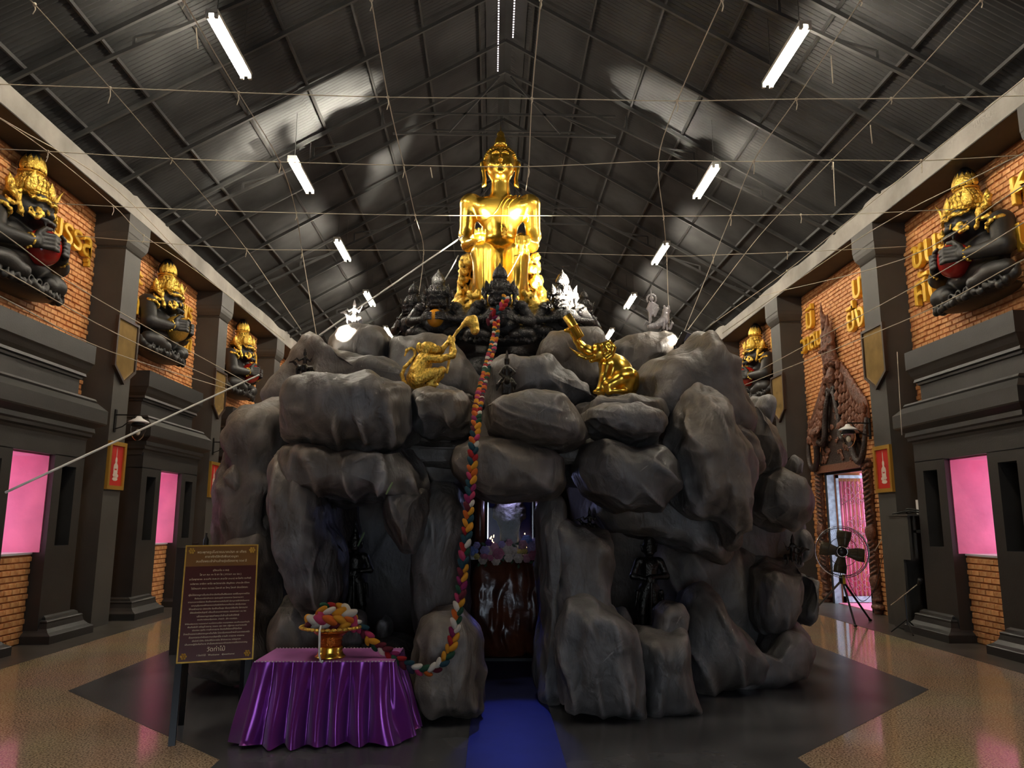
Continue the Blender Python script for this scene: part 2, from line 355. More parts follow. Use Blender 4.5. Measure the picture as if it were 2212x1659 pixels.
def wall(sx, name, holes):                                # solid wall with openings; bricks stand on its inner face
    X0, X1 = 6.37, 7.0; g = G(); ys = [Y0]+[q for h in holes for q in h[:2]]+[Y1]
    for i in range(0, len(ys), 2): g.box((min(sx*X0, sx*X1), ys[i], 0), (max(sx*X0, sx*X1), ys[i+1], 7.2))
    for a, b, z0, z1 in holes:
        if z0 > 0: g.box((min(sx*X0, sx*X1), a, 0), (max(sx*X0, sx*X1), b, z0))
        g.box((min(sx*X0, sx*X1), a, z1), (max(sx*X0, sx*X1), b, 7.2))
    return struct(name, g.vf, M['mortar'], origin=(0, 0, 0))
WIN = [(c-.45, c+.45, 1.12, 2.37) for c in BAYC]
wl = wall(-1, 'wall_left', WIN[:5]); DOOR = (13.44, 14.93, 0, 2.46)
wr = wall(1, 'wall_right', [WIN[0], WIN[1], DOOR, WIN[3], WIN[4]])
struct('wall_back', G().box((-7.6, Y1, 0), (7.6, Y1+.2, 11)).vf, M['soffit'])
struct('wall_front', G().box((-7.6, Y0-.2, 0), (-1.6, Y0, 11)).box((1.6, Y0-.2, 0), (7.6, Y0, 11)).box((-1.6, Y0-.2, 2.6), (1.6, Y0, 11)).vf, M['soffit'], origin=(0, 0, 0))
# bricks: the 300 that show largest on each side are pieces, the others are joined
BM = []
for q in range(3):
    d = (.016, .022, .012)[q]; L_, H_ = .072, .031; e = .005
    v = [(0, -L_, -H_), (0, L_, -H_), (0, L_, H_), (0, -L_, H_), (d, -L_+e, -H_+e), (d, L_-e, -H_+e), (d, L_-e, H_-e), (d, -L_+e, H_-e)]
    me = mesh(v, [(4, 5, 6, 7), (0, 1, 5, 4), (1, 2, 6, 5), (2, 3, 7, 6), (3, 0, 4, 7)], M['brick']); me.name = 'brick'; BM.append((me, np.array(v)))
def bricks(sx, par):
    todo = []; xw = 6.37
    for bi, c in enumerate(BAYC[:5]):
        ya, yb = COLY[bi]+.52, COLY[bi+1]; row = 0
        for row in range(81):
            z = .04+row*.0767; off = (row % 2)*.08; y = ya-.08+off
            if z > 6.2: break
            while y < yb+.08:
                a, b = max(y-.074, ya), min(y+.074, yb); yc, hw = (a+b)/2, (b-a)/2; y += .16
                if hw < .02: continue
                if sx > 0 and bi == 2:
                    if z < 2.5 and 13.40 < yc+hw and yc-hw < 14.97: continue
                elif bi != 99 and abs(yc-c) < 1.2 and z < 3.9:
                    if abs(yc-c) < 1.12: continue
                if bi == 0 and (z < 3.4 or yc < 6.2): continue
                P = np.array([sx*xw, yc, z])-EYE; dep = P@_F; U = P@_R/dep*FPX; V = P@_U/dep*FPX
                vis = abs(U) < 1120 and abs(V) < 840
                todo.append((not vis, dep, yc, z, hw))
    todo.sort(); rest = G()
    for i, (nv, dep, y, z, hw) in enumerate(todo):
        me, v = BM[int(RNG.integers(3))]; dz = RNG.normal(0, .002)
        if i < 300:
            o = bpy.data.objects.new('brick', me); COL.objects.link(o); o.parent = par
            o.location = (sx*xw, y, z+dz); o.scale = (-sx, hw/.072, 1)
        else:
            p = v.copy(); p[:, 1] *= hw/.072; p[:, 0] *= -sx; p = p+[sx*xw, y, z+dz]
            rest.put(p, [(4, 5, 6, 7), (0, 1, 5, 4), (1, 2, 6, 5), (2, 3, 7, 6), (3, 0, 4, 7)])
    add('bricks', rest.vf, M['brick'], par, kind='stuff')
bricks(-1, wl); bricks(1, wr)
side_word = {-1: 'left', 1: 'right'}
nth = ['nearest the entrance', 'first in view', 'second in view', 'third in view', 'fourth in view', 'farthest']
for sx in (-1, 1):
    sw = side_word[sx]
    # wall-head beam, its soffit and the rough render on top
    xa, xb = sorted((sx*5.83, sx*6.45))
    bo = struct('trim_1' if sx < 0 else 'trim_2', G().box((xa, Y0, 6.235), (xb, Y1, 6.52)).vf, M['beam'], origin=(0, 0, 0))
    g = G(); yy = np.arange(Y0, Y1, .12); top = 6.52+.05+.05*vnoise(np.stack([yy*1.4, yy*0, yy*0+sx], 1))+.05*(vnoise(np.stack([yy*.8, yy*0, yy*0+9*sx], 1)) > .2)
    g.rings([[(sx*5.86, y, 6.50), (sx*6.4, y, 6.50), (sx*6.4, y, t), (sx*5.88, y, t)] for y, t in zip(yy, top)]); add('rough_render', g.vf, M['beam'], bo)
    xa, xb = sorted((sx*5.835, sx*6.36)); add('soffit', G().box((xa, Y0, 6.225), (xb, Y1, 6.236)).vf, M['soffit'], bo)
    for i, y in enumerate(COLY):
        t = thing('column', (sx*6.15, y+.26, 0), f'square grey column of the {sw} wall, {nth[i] if i<6 else ""}', 'column', 'columns along the side walls')
        xa, xb = sorted((sx*5.9, sx*6.45)); add('shaft', G().box((xa, y, 0), (xb, y+.52, 5.72)).vf, M['column'], t)
        pr = [(5.90, .26, 5.68), (5.88, .28, 5.70), (5.90, .262, 5.715), (5.885, .29, 5.74), (5.855, .33, 5.80), (5.842, .355, 5.86), (5.838, .36, 5.92), (5.832, .365, 5.935), (5.832, .365, 6.24)]
        add('capital', G().stack(sx, y+.26, pr, 6.4).vf, M['column'], t)
    # window surrounds
    for i, c in enumerate(BAYC[:5]):
        if sx > 0 and i == 2: continue
        t = thing('window_surround', (sx*6.2, c, 0), f'dark grey moulded window surround with two slotted pilasters, {sw} wall, {nth[i]}', 'window surround', 'window surrounds of the side walls')
        cor = [(6.36, 1.0, 2.55), (5.90, 1.20, 2.58), (5.88, 1.21, 2.66), (5.84, 1.24, 2.68), (5.84, 1.25, 2.72), (5.81, 1.26, 2.74), (5.82, 1.25, 2.80), (5.72, 1.36, 2.86), (5.71, 1.37, 2.88), (5.71, 1.37, 3.06),
               (5.74, 1.34, 3.09), (5.81, 1.26, 3.16), (5.84, 1.24, 3.165), (5.82, 1.25, 3.19), (5.84, 1.24, 3.22), (6.02, 1.10, 3.23), (6.02, 1.10, 3.48), (5.99, 1.12, 3.485), (5.99, 1.13, 3.52),
               (5.95, 1.15, 3.53), (5.96, 1.14, 3.57), (5.93, 1.17, 3.62), (5.90, 1.19, 3.70), (5.88, 1.20, 3.72), (5.88, 1.20, 3.98)]
        add('cornice', G().stack(sx, c, cor).vf, M['pilaster'], t)
        x0, x1 = 5.88, 6.9
        def bx(y0, y1, z0, z1, xa=x0, xb=x1):
            a, b = sorted((sx*xa, sx*xb)); return (a, c+y0, z0), (b, c+y1, z1)
        g = G().box(*bx(-1.18, 1.18, 2.37, 2.62, x0, 6.4)); add('lintel', g.vf, M['pilaster'], t)
        for s in (-1, 1):
            a, b = sorted((s*.45, s*1.18)); m0, m1 = sorted((s*.64, s*.98)); g = G()
            g.box(*bx(a, m0, .1, 2.38, x0, 6.4)); g.box(*bx(m1, b, .1, 2.38, x0, 6.4)); g.box(*bx(m0, m1, .1, 1.2, x0, 6.4)); g.box(*bx(m0, m1, 2.24, 2.38, x0, 6.4))
            p = add('pilaster', g.vf, M['pilaster'], t)
            add('slot_back', G().box(*bx(m0, m1, 1.2, 2.24, 6.12, 6.3)).vf, M['dark'], p)
            bp_ = [(5.68, .54, 0), (5.68, .54, .10), (5.69, .53, .11), (5.735, .49, .135), (5.775, .45, .18), (5.79, .43, .24), (5.785, .435, .262), (5.80, .42, .275), (5.83, .39, .28), (5.84, .385, .31), (5.875, .36, .33)]
            g = G().stack(sx, c+s*.92, [(xf, yh, z) for xf, yh, z in bp_], 6.42); add('plinth', g.vf, M['pilaster'], t)
        a, b = sorted((sx*6.06, sx*6.9))
        pa = add('parapet', G().box((a, c-.45, 0), (b, c+.45, 1.10)).vf, M['mortar'], t)
        if i in (1, 2):
            for row in range(14):
                z = .045+row*.0767; y = c-.45-.04+(row % 2)*.08+.04
                while y < c+.52:
                    q0, q1 = max(y-.074, c-.45), min(y+.074, c+.45); y += .16
                    if q1-q0 < .03: continue
                    me, v = BM[int(RNG.integers(3))]; o = bpy.data.objects.new('brick', me); COL.objects.link(o); o.parent = pa
                    o.location = Vector(np.array([sx*6.06, (q0+q1)/2, z])-wpos(pa)); o.scale = (-sx, (q1-q0)/2/.072, 1)
        wt = struct(f'window_{i+1+(5 if sx>0 else 0)}', G().box((min(sx*6.04, sx*6.92), c-.45, 1.10), (max(sx*6.04, sx*6.92), c+.45, 1.125)).vf, M['sill'])
        xs = sorted((sx*5.95, sx*7.35))
        for s in (-1, 1):
            ya, yb = sorted((c+s*.45, c+s*.437)); add('pink_reveal', G().box((xs[0], ya, 1.125), (xs[1], yb, 2.37)).vf, M['pink'], wt)
        add('pink_head', G().box((xs[0], c-.437, 2.35), (xs[1], c+.437, 2.37)).vf, M['pink'], wt)
# pink passage beyond the door in the right wall, with the grille leaf folded back against it
d1 = struct('door_1', G().box((6.33, 14.90, 0), (6.47, 14.94, 2.46)).vf, M['greyblue'])
add('jamb', G().box((6.33, 13.43, 0), (7.0, 13.455, 2.46)).vf, M['metalblack'], d1)
add('head', G().box((6.33, 13.44, 2.42), (6.40, 14.94, 2.475)).vf, M['metalblack'], d1)
add('jamb', G().box((6.31, 14.92, 0), (6.36, 14.96, 2.46)).vf, M['metalblack'], d1)
pw = struct('trim_3', G().box((6.95, 15.02, 0), (8.6, 15.12, 3.0)).vf, M['pink'])
add('curb', G().box((6.4, 13.2, -.01), (9.5, 15.02, .015)).vf, M['pink'], pw)
gr = thing('door_grille', (6.9, 14.86, 0), 'scrolled pink iron grille leaf over a pink curtain, folded back outside the carved doorway', 'grille')
XA, XB, YG = 6.49, 7.18, 14.86
add('curtain', G().rings([[(x, YG+.06+.018*math.sin(x*75), .1), (x, YG+.09, .1), (x, YG+.09, 2.3), (x, YG+.06+.018*math.sin(x*75), 2.3)] for x in np.linspace(XA+.06, XB-.04, 60)]).vf, M['curtain'], gr, True)
g = G()
for a, b in (((XA, .03), (XA+.05, 2.42)), ((XB-.05, .03), (XB, 2.42)), ((XA, 2.36), (XB, 2.42)), ((XA, .03), (XB, .14))): g.box((a[0], YG, a[1]), (b[0], YG+.03, b[1]))
add('frame', g.vf, M['greyblue'], gr)
for x in np.linspace(XA+.05, XB-.05, 9)[1:-1]: add('bar', G().tube([(x, YG, .14), (x, YG, 2.36)], .006, 6).vf, M['iron'], gr)
def spiral(cx_, cz, r, turns, ph, hand): return [(cx_+hand*r*(1-.8*t)*math.cos(ph+turns*2*PI*t), YG-.012, cz+r*(1-.8*t)*math.sin(ph+turns*2*PI*t)) for t in np.linspace(0, 1, 22)]
xm = (XA+XB)/2
for zc in (.42, 1.1, 1.42, 2.05):
    for hx in (-1, 1):
        for (dx, dz, r) in ((.13, .08, .12), (.22, -.1, .07), (.08, -.14, .07)):
            add('scroll', G().tube(spiral(xm+hx*dx, zc+dz, r, 1.3, PI/2, hx), .007, 5).vf, M['iron'], gr, True)
        add('scroll', G().tube([(xm-hx*.26, YG-.012, zc-.2), (xm-hx*.02, YG-.012, zc-.05), (xm+hx*.12, YG-.012, zc+.1), (xm+hx*.02, YG-.012, zc+.24)], .007, 5).vf, M['iron'], gr, True)
# roof: corrugated sheets over purlins, rafters, trusses
RZ = lambda x: 10.0-.585*abs(x)
for sx in (-1, 1):
    yy = np.arange(Y0, Y1, .0385); zc = .012*np.cos(np.arange(len(yy))*PI)
    for bi, (xa, xb) in enumerate(((.12, 3.4), (3.3, 6.9))):
        v = []; 
        for x in (xa, xb):
            v += [(sx*x, y, RZ(x)+.22+z-.02*bi) for y, z in zip(yy, zc)]
        n = len(yy); f = [(j, j+1, n+j+1, n+j) for j in range(n-1)]
        struct('ceiling', (np.array(v), f), M['roof'], origin=(0, 0, 0))
struct('ceiling', G().prism([(-.35, Y0, 9.99), (0, Y0, 10.24), (.35, Y0, 9.99), (.35, Y0, 10.03), (0, Y0, 10.28), (-.35, Y0, 10.03)], (0, Y1-Y0, 0)).vf, M['roof'], origin=(0, 0, 0))
ft = thing('roof_frame', (0, 12, 6.5), 'dark painted steel roof frame of rafters, purlins and braced trusses', 'roof frame')
def stick(name, a, b, w, h=None):
    a = np.array(a, float); b = np.array(b, float); t = (b-a)/np.linalg.norm(b-a); up = np.array([0, 0, 1.]) if abs(t[2]) < .95 else np.array([0, 1., 0])
    s = np.cross(t, up); s /= np.linalg.norm(s); u = np.cross(s, t); h = h or w
    q = [(-w/2, -h/2), (w/2, -h/2), (w/2, h/2), (-w/2, h/2)]
    add(name, G().rings([[a+s*i+u*j for i, j in q], [b+s*i+u*j for i, j in q]]).vf, M['steel'], ft)
ry = [9.83+1.387*k for k in range(-9, 13)]
for sx in (-1, 1):
    for x in (.45, 1.35, 2.25, 3.15, 4.05, 4.95, 5.75): stick('purlin', (sx*x, Y0, RZ(x)+.16), (sx*x, Y1, RZ(x)+.16), .03, .05)
    for y in ry: stick('rafter', (0, y, 10.08), (sx*6.1, y, RZ(6.1)+.08), .038, .06)
for k in range(0, 7):
    y = COLY[0]+.26+4.16*(k-1)+1.0
    if y > Y1: break
    for z, x in ((8.75, 2.0), (8.35, 2.0)): stick('tie', (-x, y, z), (x, y, z), .035)
    for sx in (-1, 1):
        stick('chord', (0, y, 9.6), (sx*5.9, y, 6.55), .045)
        stick('brace', (sx*.1, y, 9.5), (sx*1.0, y, 8.4), .035); stick('brace', (sx*1.0, y, 8.75), (sx*2.0, y, 8.35), .03)
        for x in (2.2, 3.4, 4.6, 5.4): stick('web', (sx*x, y, 9.6-.517*x), (sx*x, y, RZ(x)+.05), .035)
        for x in (2.8, 4.0, 5.0): stick('web', (sx*x, y, 9.6-.517*x), (sx*(x+.6), y, RZ(x+.6)+.05), .03)
for y in ry[::3]: stick('tie', (-1.4, y, 9.05), (1.4, y, 9.05), .03)
rs = thing('ridge_vent', (0, 12, 9.98), 'row of tiny daylight slits along the roof ridge', 'roof vent')
for sx in (-1, 1):
    g = G()
    for y in np.arange(9.2, 13.4, .07):
        if vnoise(np.array([[y*1.1, sx*3, 0]]))[0] > -.25: g.box((sx*.13-.012, y, 9.985), (sx*.13+.012, y+.035, 9.99))
    add('slits', g.vf, M['slot'], rs, kind='stuff')
# fluorescent fittings
LY = [4.4, 8.0, 11.58, 15.18, 18.85, 22.5]
for sx in (-1, 1):
    for i, y in enumerate(LY):
        x = sx*3.42; z = 7.2
        t = thing('fluorescent_light', (x, y+.62, z), f'lit twin fluorescent fitting under the {side_word[sx]} roof slope, ' + ['behind the viewer', 'nearest in view and largest', 'second from the front', 'third from the front', 'fourth from the front', 'smallest and farthest, just above the rock'][i], 'light', 'fluorescent ceiling lights')
        hx = .05
        add('housing', G().box((x-.07, y-.02, z+.03), (x+.07, y+1.26, z+.08)).vf, M['fixture'], t)
        for s in (-1, 1):
            add('tube', G().tube([(x+s*hx, y+.02, z), (x+s*hx, y+1.22, z)], .016, 10).vf, M['tube'], t, True)
            add('end_cap', G().box((x+s*hx-.02, y-.02, z-.02), (x+s*hx+.02, y+.02, z+.04)).vf, M['fixture'], t)
            add('end_cap', G().box((x+s*hx-.02, y+1.22, z-.02), (x+s*hx+.02, y+1.26, z+.04)).vf, M['fixture'], t)
        for yy in (y+.15, y+1.1): add('hanger', G().tube([(x, yy, z+.07), (x, yy, RZ(x)+.1)], .006, 5).vf, M['steel'], t)
# daylight enters through the windows and the door: sampling guides for the sky
def portal(loc, rot, sx_, sy_):
    l = bpy.data.lights.new('sky_portal', 'AREA'); l.shape = 'RECTANGLE'; l.size = sx_; l.size_y = sy_; l.cycles.is_portal = True
    o = bpy.data.objects.new('sky_portal', l); COL.objects.link(o); o.location = loc; o.rotation_euler = rot
for sx in (-1, 1):
    for i, c in enumerate(BAYC[:5]):
        if sx > 0 and i == 2: portal((7.1, 14.2, 1.3), (0, PI/2, 0), 2.5, 1.6); continue
        portal((sx*7.36, c, 1.75), (0, sx*PI/2, 0), 1.3, .9)
portal((0, Y0-.25, 1.3), (-PI/2, 0, 0), 3.2, 2.6)

# ------------------------------------------------------------------ the rock mountain, boulder by boulder
rock = thing('rock_mountain', (0, 8.5, 0), 'huge dark grey moulded rock mountain with caves in the middle of the hall', 'rock')
def resample(P, n):
    P = np.vstack([P, P[:1]]); d = np.r_[0, np.cumsum(np.linalg.norm(np.diff(P, axis=0), axis=1))]
    t = np.linspace(0, d[-1], n, endpoint=False); return np.stack([np.interp(t, d, P[:, i]) for i in range(P.shape[1])], 1)
def boulder(px, Y, T, p=3.0, amp=.035, fr=1.6, fold=None, lean=0, Tb=None, seg=120, rings=46, sm=3, seed=0, pinch=0, name='boulder', m='rock', label=None, low=None):
    T *= 1.2; O = np.array([at(u, v, Y-.6*T) for u, v in px]); O[:, 1] = Y; O = resample(O, seg)
    for _ in range(sm): O = (np.roll(O, 1, 0)+2*O+np.roll(O, -1, 0))/4
    c = O.mean(0); c[2] = (O[:, 2].min()+O[:, 2].max())/2; Tb = Tb or T; R = []
    ph = np.linspace(-PI/2, PI/2, rings)
    for a in ph:
        t = math.sin(a); s = (max(0, 1-abs(t)**p))**(1/p) if abs(t) < 1 else 0; s = max(s, .004)
        r = c+(O-c)*s; r[:, 1] = Y+(T if t < 0 else Tb)*(abs(t)**(1.15))*np.sign(t)+lean*(r[:, 2]-c[2]); R.append(r)
    R = np.array(R); N = np.cross(np.gradient(R, axis=0), np.roll(R, -1, 1)-np.roll(R, 1, 1)); N /= np.maximum(np.linalg.norm(N, axis=-1, keepdims=True), 1e-9)
    if (N*(R-c)).sum() < 0: N = -N
    Q = R.reshape(-1, 3); d = .05*(.4-np.abs(fbm(Q*np.array([2.6, 2.6, 1.1])+seed*5.7, 3, seed+21)))+amp*2.0*(.6*fbm(Q*fr+seed*7.1, 4, seed)-.7*np.abs(fbm(Q*fr*1.3+seed*3.1+.5, 3, seed+9))+.2)+amp*.35*fbm(Q*fr*np.array([4, 3, 1.6])+seed, 3, seed+5)
    if fold:                                              # hanging folds: ridges across a slanting direction
        ang, fa, ff = fold; wv = Q[:, 0]*math.cos(ang)+Q[:, 2]*math.sin(ang)+.10*fbm(Q*2.0+seed, 2, seed)+.05*Q[:, 1]
        ridge = 1-np.abs(np.sin(wv*ff*PI*1.3)); fa = fa*1.5; mask = np.clip(.5+1.2*vnoise(Q*1.7+seed*3.3, seed+2), 0, 1)*np.clip(.2-1.4*N.reshape(-1, 3)[:, 1], 0, 1)*np.clip(1.2-1.5*N.reshape(-1, 3)[:, 2], 0, 1)
        d = d+fa*mask*(ridge**2.5-.25)
    edge = np.repeat(np.clip(np.cos(ph)*4, 0, 1), seg); Q = Q+N.reshape(-1, 3)*(d*edge)[:, None]
    Q[:, 2] = np.maximum(Q[:, 2], -.01)
    g = G().rings(list(Q.reshape(rings, seg, 3)))
    return add(name, g.vf, M[m], rock, True, label=label)
B = boulder
# body of the mountain behind the front stones
B([(540, 985), (600, 955), (760, 950), (980, 950), (1200, 950), (1420, 950), (1600, 955), (1680, 985), (1660, 1040), (1400, 1050), (1100, 1050), (800, 1050), (560, 1040)], 9.9, 2.4, Tb=2.6, amp=.05, seg=90, rings=30, seed=1)
B([(470, 1000), (600, 900), (760, 930), (790, 1300), (470, 1320), (440, 1150)], 10.2, 1.9, Tb=2.0, seed=2, seg=90, rings=30)
B([(1360, 930), (1600, 900), (1690, 1000), (1715, 1150), (1715, 1330), (1400, 1330)], 10.2, 1.6, Tb=2.0, seed=3, seg=90, rings=30)
B([(640, 1010), (985, 1010), (985, 1400), (640, 1400)], 10.3, .9, seed=4, seg=80, rings=26)
B([(1240, 1000), (1650, 1000), (1650, 1390), (1240, 1390)], 9.9, .9, seed=5, seg=80, rings=26)
B([(940, 1020), (1270, 1020), (1270, 1345), (940, 1345)], 11.6, .5, seed=6, seg=60, rings=20)
# upper back stones
B([(535, 862), (575, 800), (620, 745), (650, 712), (672, 716), (690, 745), (740, 765), (800, 775), (890, 800), (960, 825), (1040, 850), (1020, 900), (800, 900), (640, 900), (560, 900)], 8.7, .85, amp=.05, seed=11, sm=4)
B([(695, 790), (705, 722), (725, 706), (770, 699), (822, 706), (842, 730), (838, 800)], 9.3, .7, seed=12)
B([(832, 760), (842, 722), (900, 718), (960, 724), (1005, 775), (1042, 808), (1050, 870), (870, 880), (830, 820)], 9.0, .5, seed=13, amp=.03)
B([(1052, 800), (1066, 775), (1090, 756), (1150, 760), (1196, 762), (1214, 792), (1275, 828), (1310, 870), (1060, 880)], 8.1, .55, seed=14, fold=(.9, .02, 3))
B([(1165, 760), (1170, 735), (1184, 716), (1240, 706), (1292, 702), (1306, 716), (1316, 760), (1310, 850), (1210, 820)], 8.9, .5, seed=15, p=3.5)
B([(1305, 820), (1318, 742), (1350, 726), (1400, 716), (1464, 712), (1474, 728), (1450, 765), (1400, 800), (1360, 850)], 9.4, .8, seed=16)
B([(1320, 905), (1360, 830), (1400, 785), (1450, 770), (1490, 742), (1508, 712), (1524, 700), (1544, 704), (1562, 732), (1590, 790), (1625, 850), (1650, 920), (1640, 980), (1500, 960), (1400, 930)], 8.5, 1.2, amp=.05, seed=17, sm=4)
B([(1480, 880), (1500, 815), (1545, 795), (1575, 812), (1590, 850), (1600, 900), (1640, 960), (1660, 1010), (1600, 1060), (1500, 1000)], 7.9, .6, seed=18, fold=(1.2, .035, 3))
B([(1590, 940), (1620, 860), (1655, 900), (1690, 950), (1704, 985), (1690, 1030), (1640, 1040)], 8.4, .7, seed=19, fold=(.3, .03, 3))
B([(1630, 880), (1645, 850), (1665, 852), (1668, 890), (1655, 930)], 9.8, .5, seed=20, seg=60, rings=24)
B([(1690, 1010), (1697, 985), (1712, 975), (1726, 992), (1732, 1035), (1700, 1045)], 9.0, .4, seed=21, seg=60, rings=24)
B([(1630, 1060), (1640, 1020), (1680, 1004), (1735, 1024), (1754, 1050), (1756, 1085), (1745, 1125), (1715, 1150), (1660, 1140), (1632, 1110)], 8.3, .7, seed=22, amp=.04)
B([(1620, 1180), (1640, 1100), (1740, 1100), (1748, 1190), (1740, 1235), (1640, 1235)], 9.1, .5, seed=23)
B([(1725, 1180), (1722, 1155), (1735, 1140), (1746, 1160), (1748, 1200), (1735, 1215)], 8.8, .3, seed=24, seg=60, rings=24)
# left flank
B([(440, 1130), (450, 1080), (448, 1040), (470, 990), (495, 960), (492, 905), (530, 870), (580, 850), (640, 850), (640, 1000), (620, 1200), (560, 1310), (470, 1270), (445, 1190)], 8.2, .9, amp=.06, seed=31, lean=-.15, sm=4)
B([(478, 1030), (490, 1005), (515, 985), (540, 1010), (545, 1060), (520, 1090), (495, 1060)], 7.5, .35, seed=32, seg=80, rings=34)
B([(440, 1300), (480, 1200), (505, 1130), (540, 1100), (585, 1100), (600, 1200), (600, 1440), (560, 1490), (480, 1495), (400, 1480), (395, 1440), (420, 1380)], 7.75, .55, seed=33, fold=(.5, .03, 2.5))
# upper front stones
B([(598, 900), (604, 850), (618, 823), (650, 811), (720, 804), (800, 804), (850, 812), (884, 830), (893, 870), (890, 930), (872, 962), (800, 976), (730, 974), (660, 958), (612, 938)], 7.0, .6, seed=41, amp=.04, fold=(.1, .05, 3.2), p=3, lean=-.12, rings=60, seg=160)
B([(880, 860), (895, 838), (950, 834), (1005, 843), (1026, 868), (1022, 915), (1000, 938), (930, 936), (890, 915)], 7.2, .5, seed=42, fold=(.3, .03, 3))
B([(1040, 895), (1044, 862), (1080, 848), (1160, 840), (1222, 845), (1252, 880), (1277, 925), (1268, 950), (1222, 968), (1150, 956), (1090, 950), (1050, 926)], 6.85, .5, seed=43, amp=.02, fold=(1.35, .05, 5.5), p=3, rings=70, seg=170)
B([(1262, 905), (1268, 878), (1300, 868), (1380, 868), (1442, 884), (1454, 908), (1440, 945), (1408, 962), (1340, 950), (1285, 932)], 7.0, .5, seed=44, fold=(.7, .025, 3))
B([(1258, 890), (1262, 862), (1290, 852), (1375, 853), (1430, 866), (1445, 890), (1440, 905), (1270, 905)], 7.3, .45, seed=45, p=4)
B([(1440, 950), (1452, 890), (1475, 840), (1510, 818), (1550, 828), (1585, 870), (1610, 930), (1636, 990), (1644, 1040), (1640, 1110), (1620, 1180), (1590, 1190), (1560, 1130), (1500, 1110), (1455, 1050)], 7.35, .75, seed=46, amp=.05, fold=(.2, .06, 3), rings=64, seg=170)
# lintels
B([(964, 990), (975, 962), (1020, 945), (1060, 938), (1110, 950), (1200, 966), (1222, 984), (1224, 1040), (1205, 1070), (1130, 1073), (1050, 1075), (1000, 1052), (968, 1020)], 7.0, .6, seed=51, amp=.02, fold=(1.0, .035, 2.6), p=3.2, rings=60, seg=150)
B([(880, 960), (905, 925), (1000, 930), (1010, 1040), (930, 1060), (890, 1030)], 7.7, .4, seed=52)
B([(1250, 985), (1262, 955), (1300, 942), (1350, 958), (1440, 960), (1475, 1000), (1485, 1060), (1445, 1105), (1350, 1105), (1275, 1060), (1252, 1020)], 7.1, .6, seed=53, amp=.02, fold=(.9, .045, 3.5), p=3, rings=60, seg=150)
B([(1290, 1100), (1310, 1040), (1480, 1050), (1560, 1110), (1600, 1170), (1580, 1220), (1480, 1180), (1380, 1160), (1320, 1150)], 7.9, .6, seed=54, fold=(.2, .04, 3))
B([(582, 1010), (598, 968), (650, 955), (720, 972), (800, 976), (870, 962), (905, 1000), (925, 1045), (905, 1085), (850, 1078), (760, 1080), (690, 1082), (600, 1080)], 7.15, .65, seed=55, amp=.045, fold=(.15, .06, 2.8), rings=64, seg=160)
B([(828, 1090), (832, 1050), (870, 1040), (915, 1060), (915, 1120), (905, 1165), (890, 1196), (868, 1190), (845, 1160)], 6.95, .35, seed=56, fold=(.3, .03, 4))
# pillars and feet
B([(574, 1100), (580, 1000), (600, 975), (660, 985), (692, 1050), (690, 1130), (712, 1190), (716, 1290), (700, 1345), (650, 1350), (605, 1310), (580, 1230)], 7.1, .55, seed=61, fold=(.1, .05, 4), rings=60, seg=150)
B([(570, 1350), (600, 1290), (700, 1320), (730, 1400), (700, 1470), (580, 1490)], 7.6, .5, seed=62)
B([(895, 1100), (930, 1035), (985, 1040), (1010, 1080), (1012, 1180), (1008, 1300), (1000, 1400), (960, 1450), (905, 1420), (880, 1330), (885, 1200)], 7.5, .5, seed=63, fold=(.05, .04, 4.5))
B([(900, 1400), (908, 1345), (935, 1325), (985, 1333), (1020, 1368), (1034, 1450), (1045, 1545), (1000, 1562), (930, 1558), (895, 1500)], 6.62, .38, seed=64, p=3.2, fold=(.1, .02, 4))
B([(700, 1420), (760, 1385), (860, 1390), (905, 1430), (915, 1500), (700, 1520)], 7.3, .4, seed=65)
B([(735, 1400), (738, 1345), (760, 1325), (780, 1330), (785, 1400)], 7.2, .15, seed=66, seg=60, rings=24)
B([(812, 1400), (815, 1345), (828, 1328), (840, 1345), (845, 1400)], 7.3, .13, seed=67, seg=60, rings=24)
B([(1168, 1100), (1185, 1060), (1225, 1075), (1230, 1130), (1205, 1200), (1212, 1350), (1216, 1540), (1165, 1525), (1170, 1300), (1174, 1180)], 7.1, .45, seed=68, fold=(.05, .03, 4))
B([(1186, 1180), (1196, 1125), (1225, 1116), (1252, 1138), (1318, 1150), (1328, 1168), (1320, 1250), (1312, 1310), (1330, 1380), (1215, 1380), (1192, 1290)], 6.95, .35, seed=69, p=4, sm=2)
B([(1205, 1340), (1222, 1290), (1270, 1280), (1295, 1284), (1340, 1322), (1376, 1358), (1388, 1400), (1396, 1560), (1300, 1568), (1214, 1545), (1203, 1440)], 6.62, .36, seed=70, p=3.6, fold=(.12, .05, 4), rings=60, seg=150, sm=2)
B([(1376, 1400), (1380, 1374), (1410, 1366), (1484, 1370), (1492, 1400), (1510, 1500), (1520, 1546), (1400, 1556), (1388, 1470)], 6.75, .3, seed=71, p=4, sm=2, fold=(.1, .015, 4))
B([(1424, 1370), (1426, 1322), (1442, 1307), (1470, 1309), (1482, 1330), (1484, 1385), (1430, 1385)], 6.9, .22, seed=72, p=4, seg=80, rings=30, sm=2)
B([(1475, 1400), (1480, 1320), (1500, 1282), (1530, 1264), (1556, 1272), (1572, 1312), (1600, 1352), (1640, 1405), (1670, 1440), (1660, 1490), (1520, 1508), (1490, 1480)], 7.55, .42, seed=73, fold=(.4, .04, 3))
B([(1560, 1400), (1600, 1385), (1650, 1412), (1700, 1350), (1740, 1345), (1772, 1375), (1784, 1402), (1772, 1448), (1756, 1474), (1640, 1496), (1560, 1500)], 8.1, .6, seed=74, amp=.03)
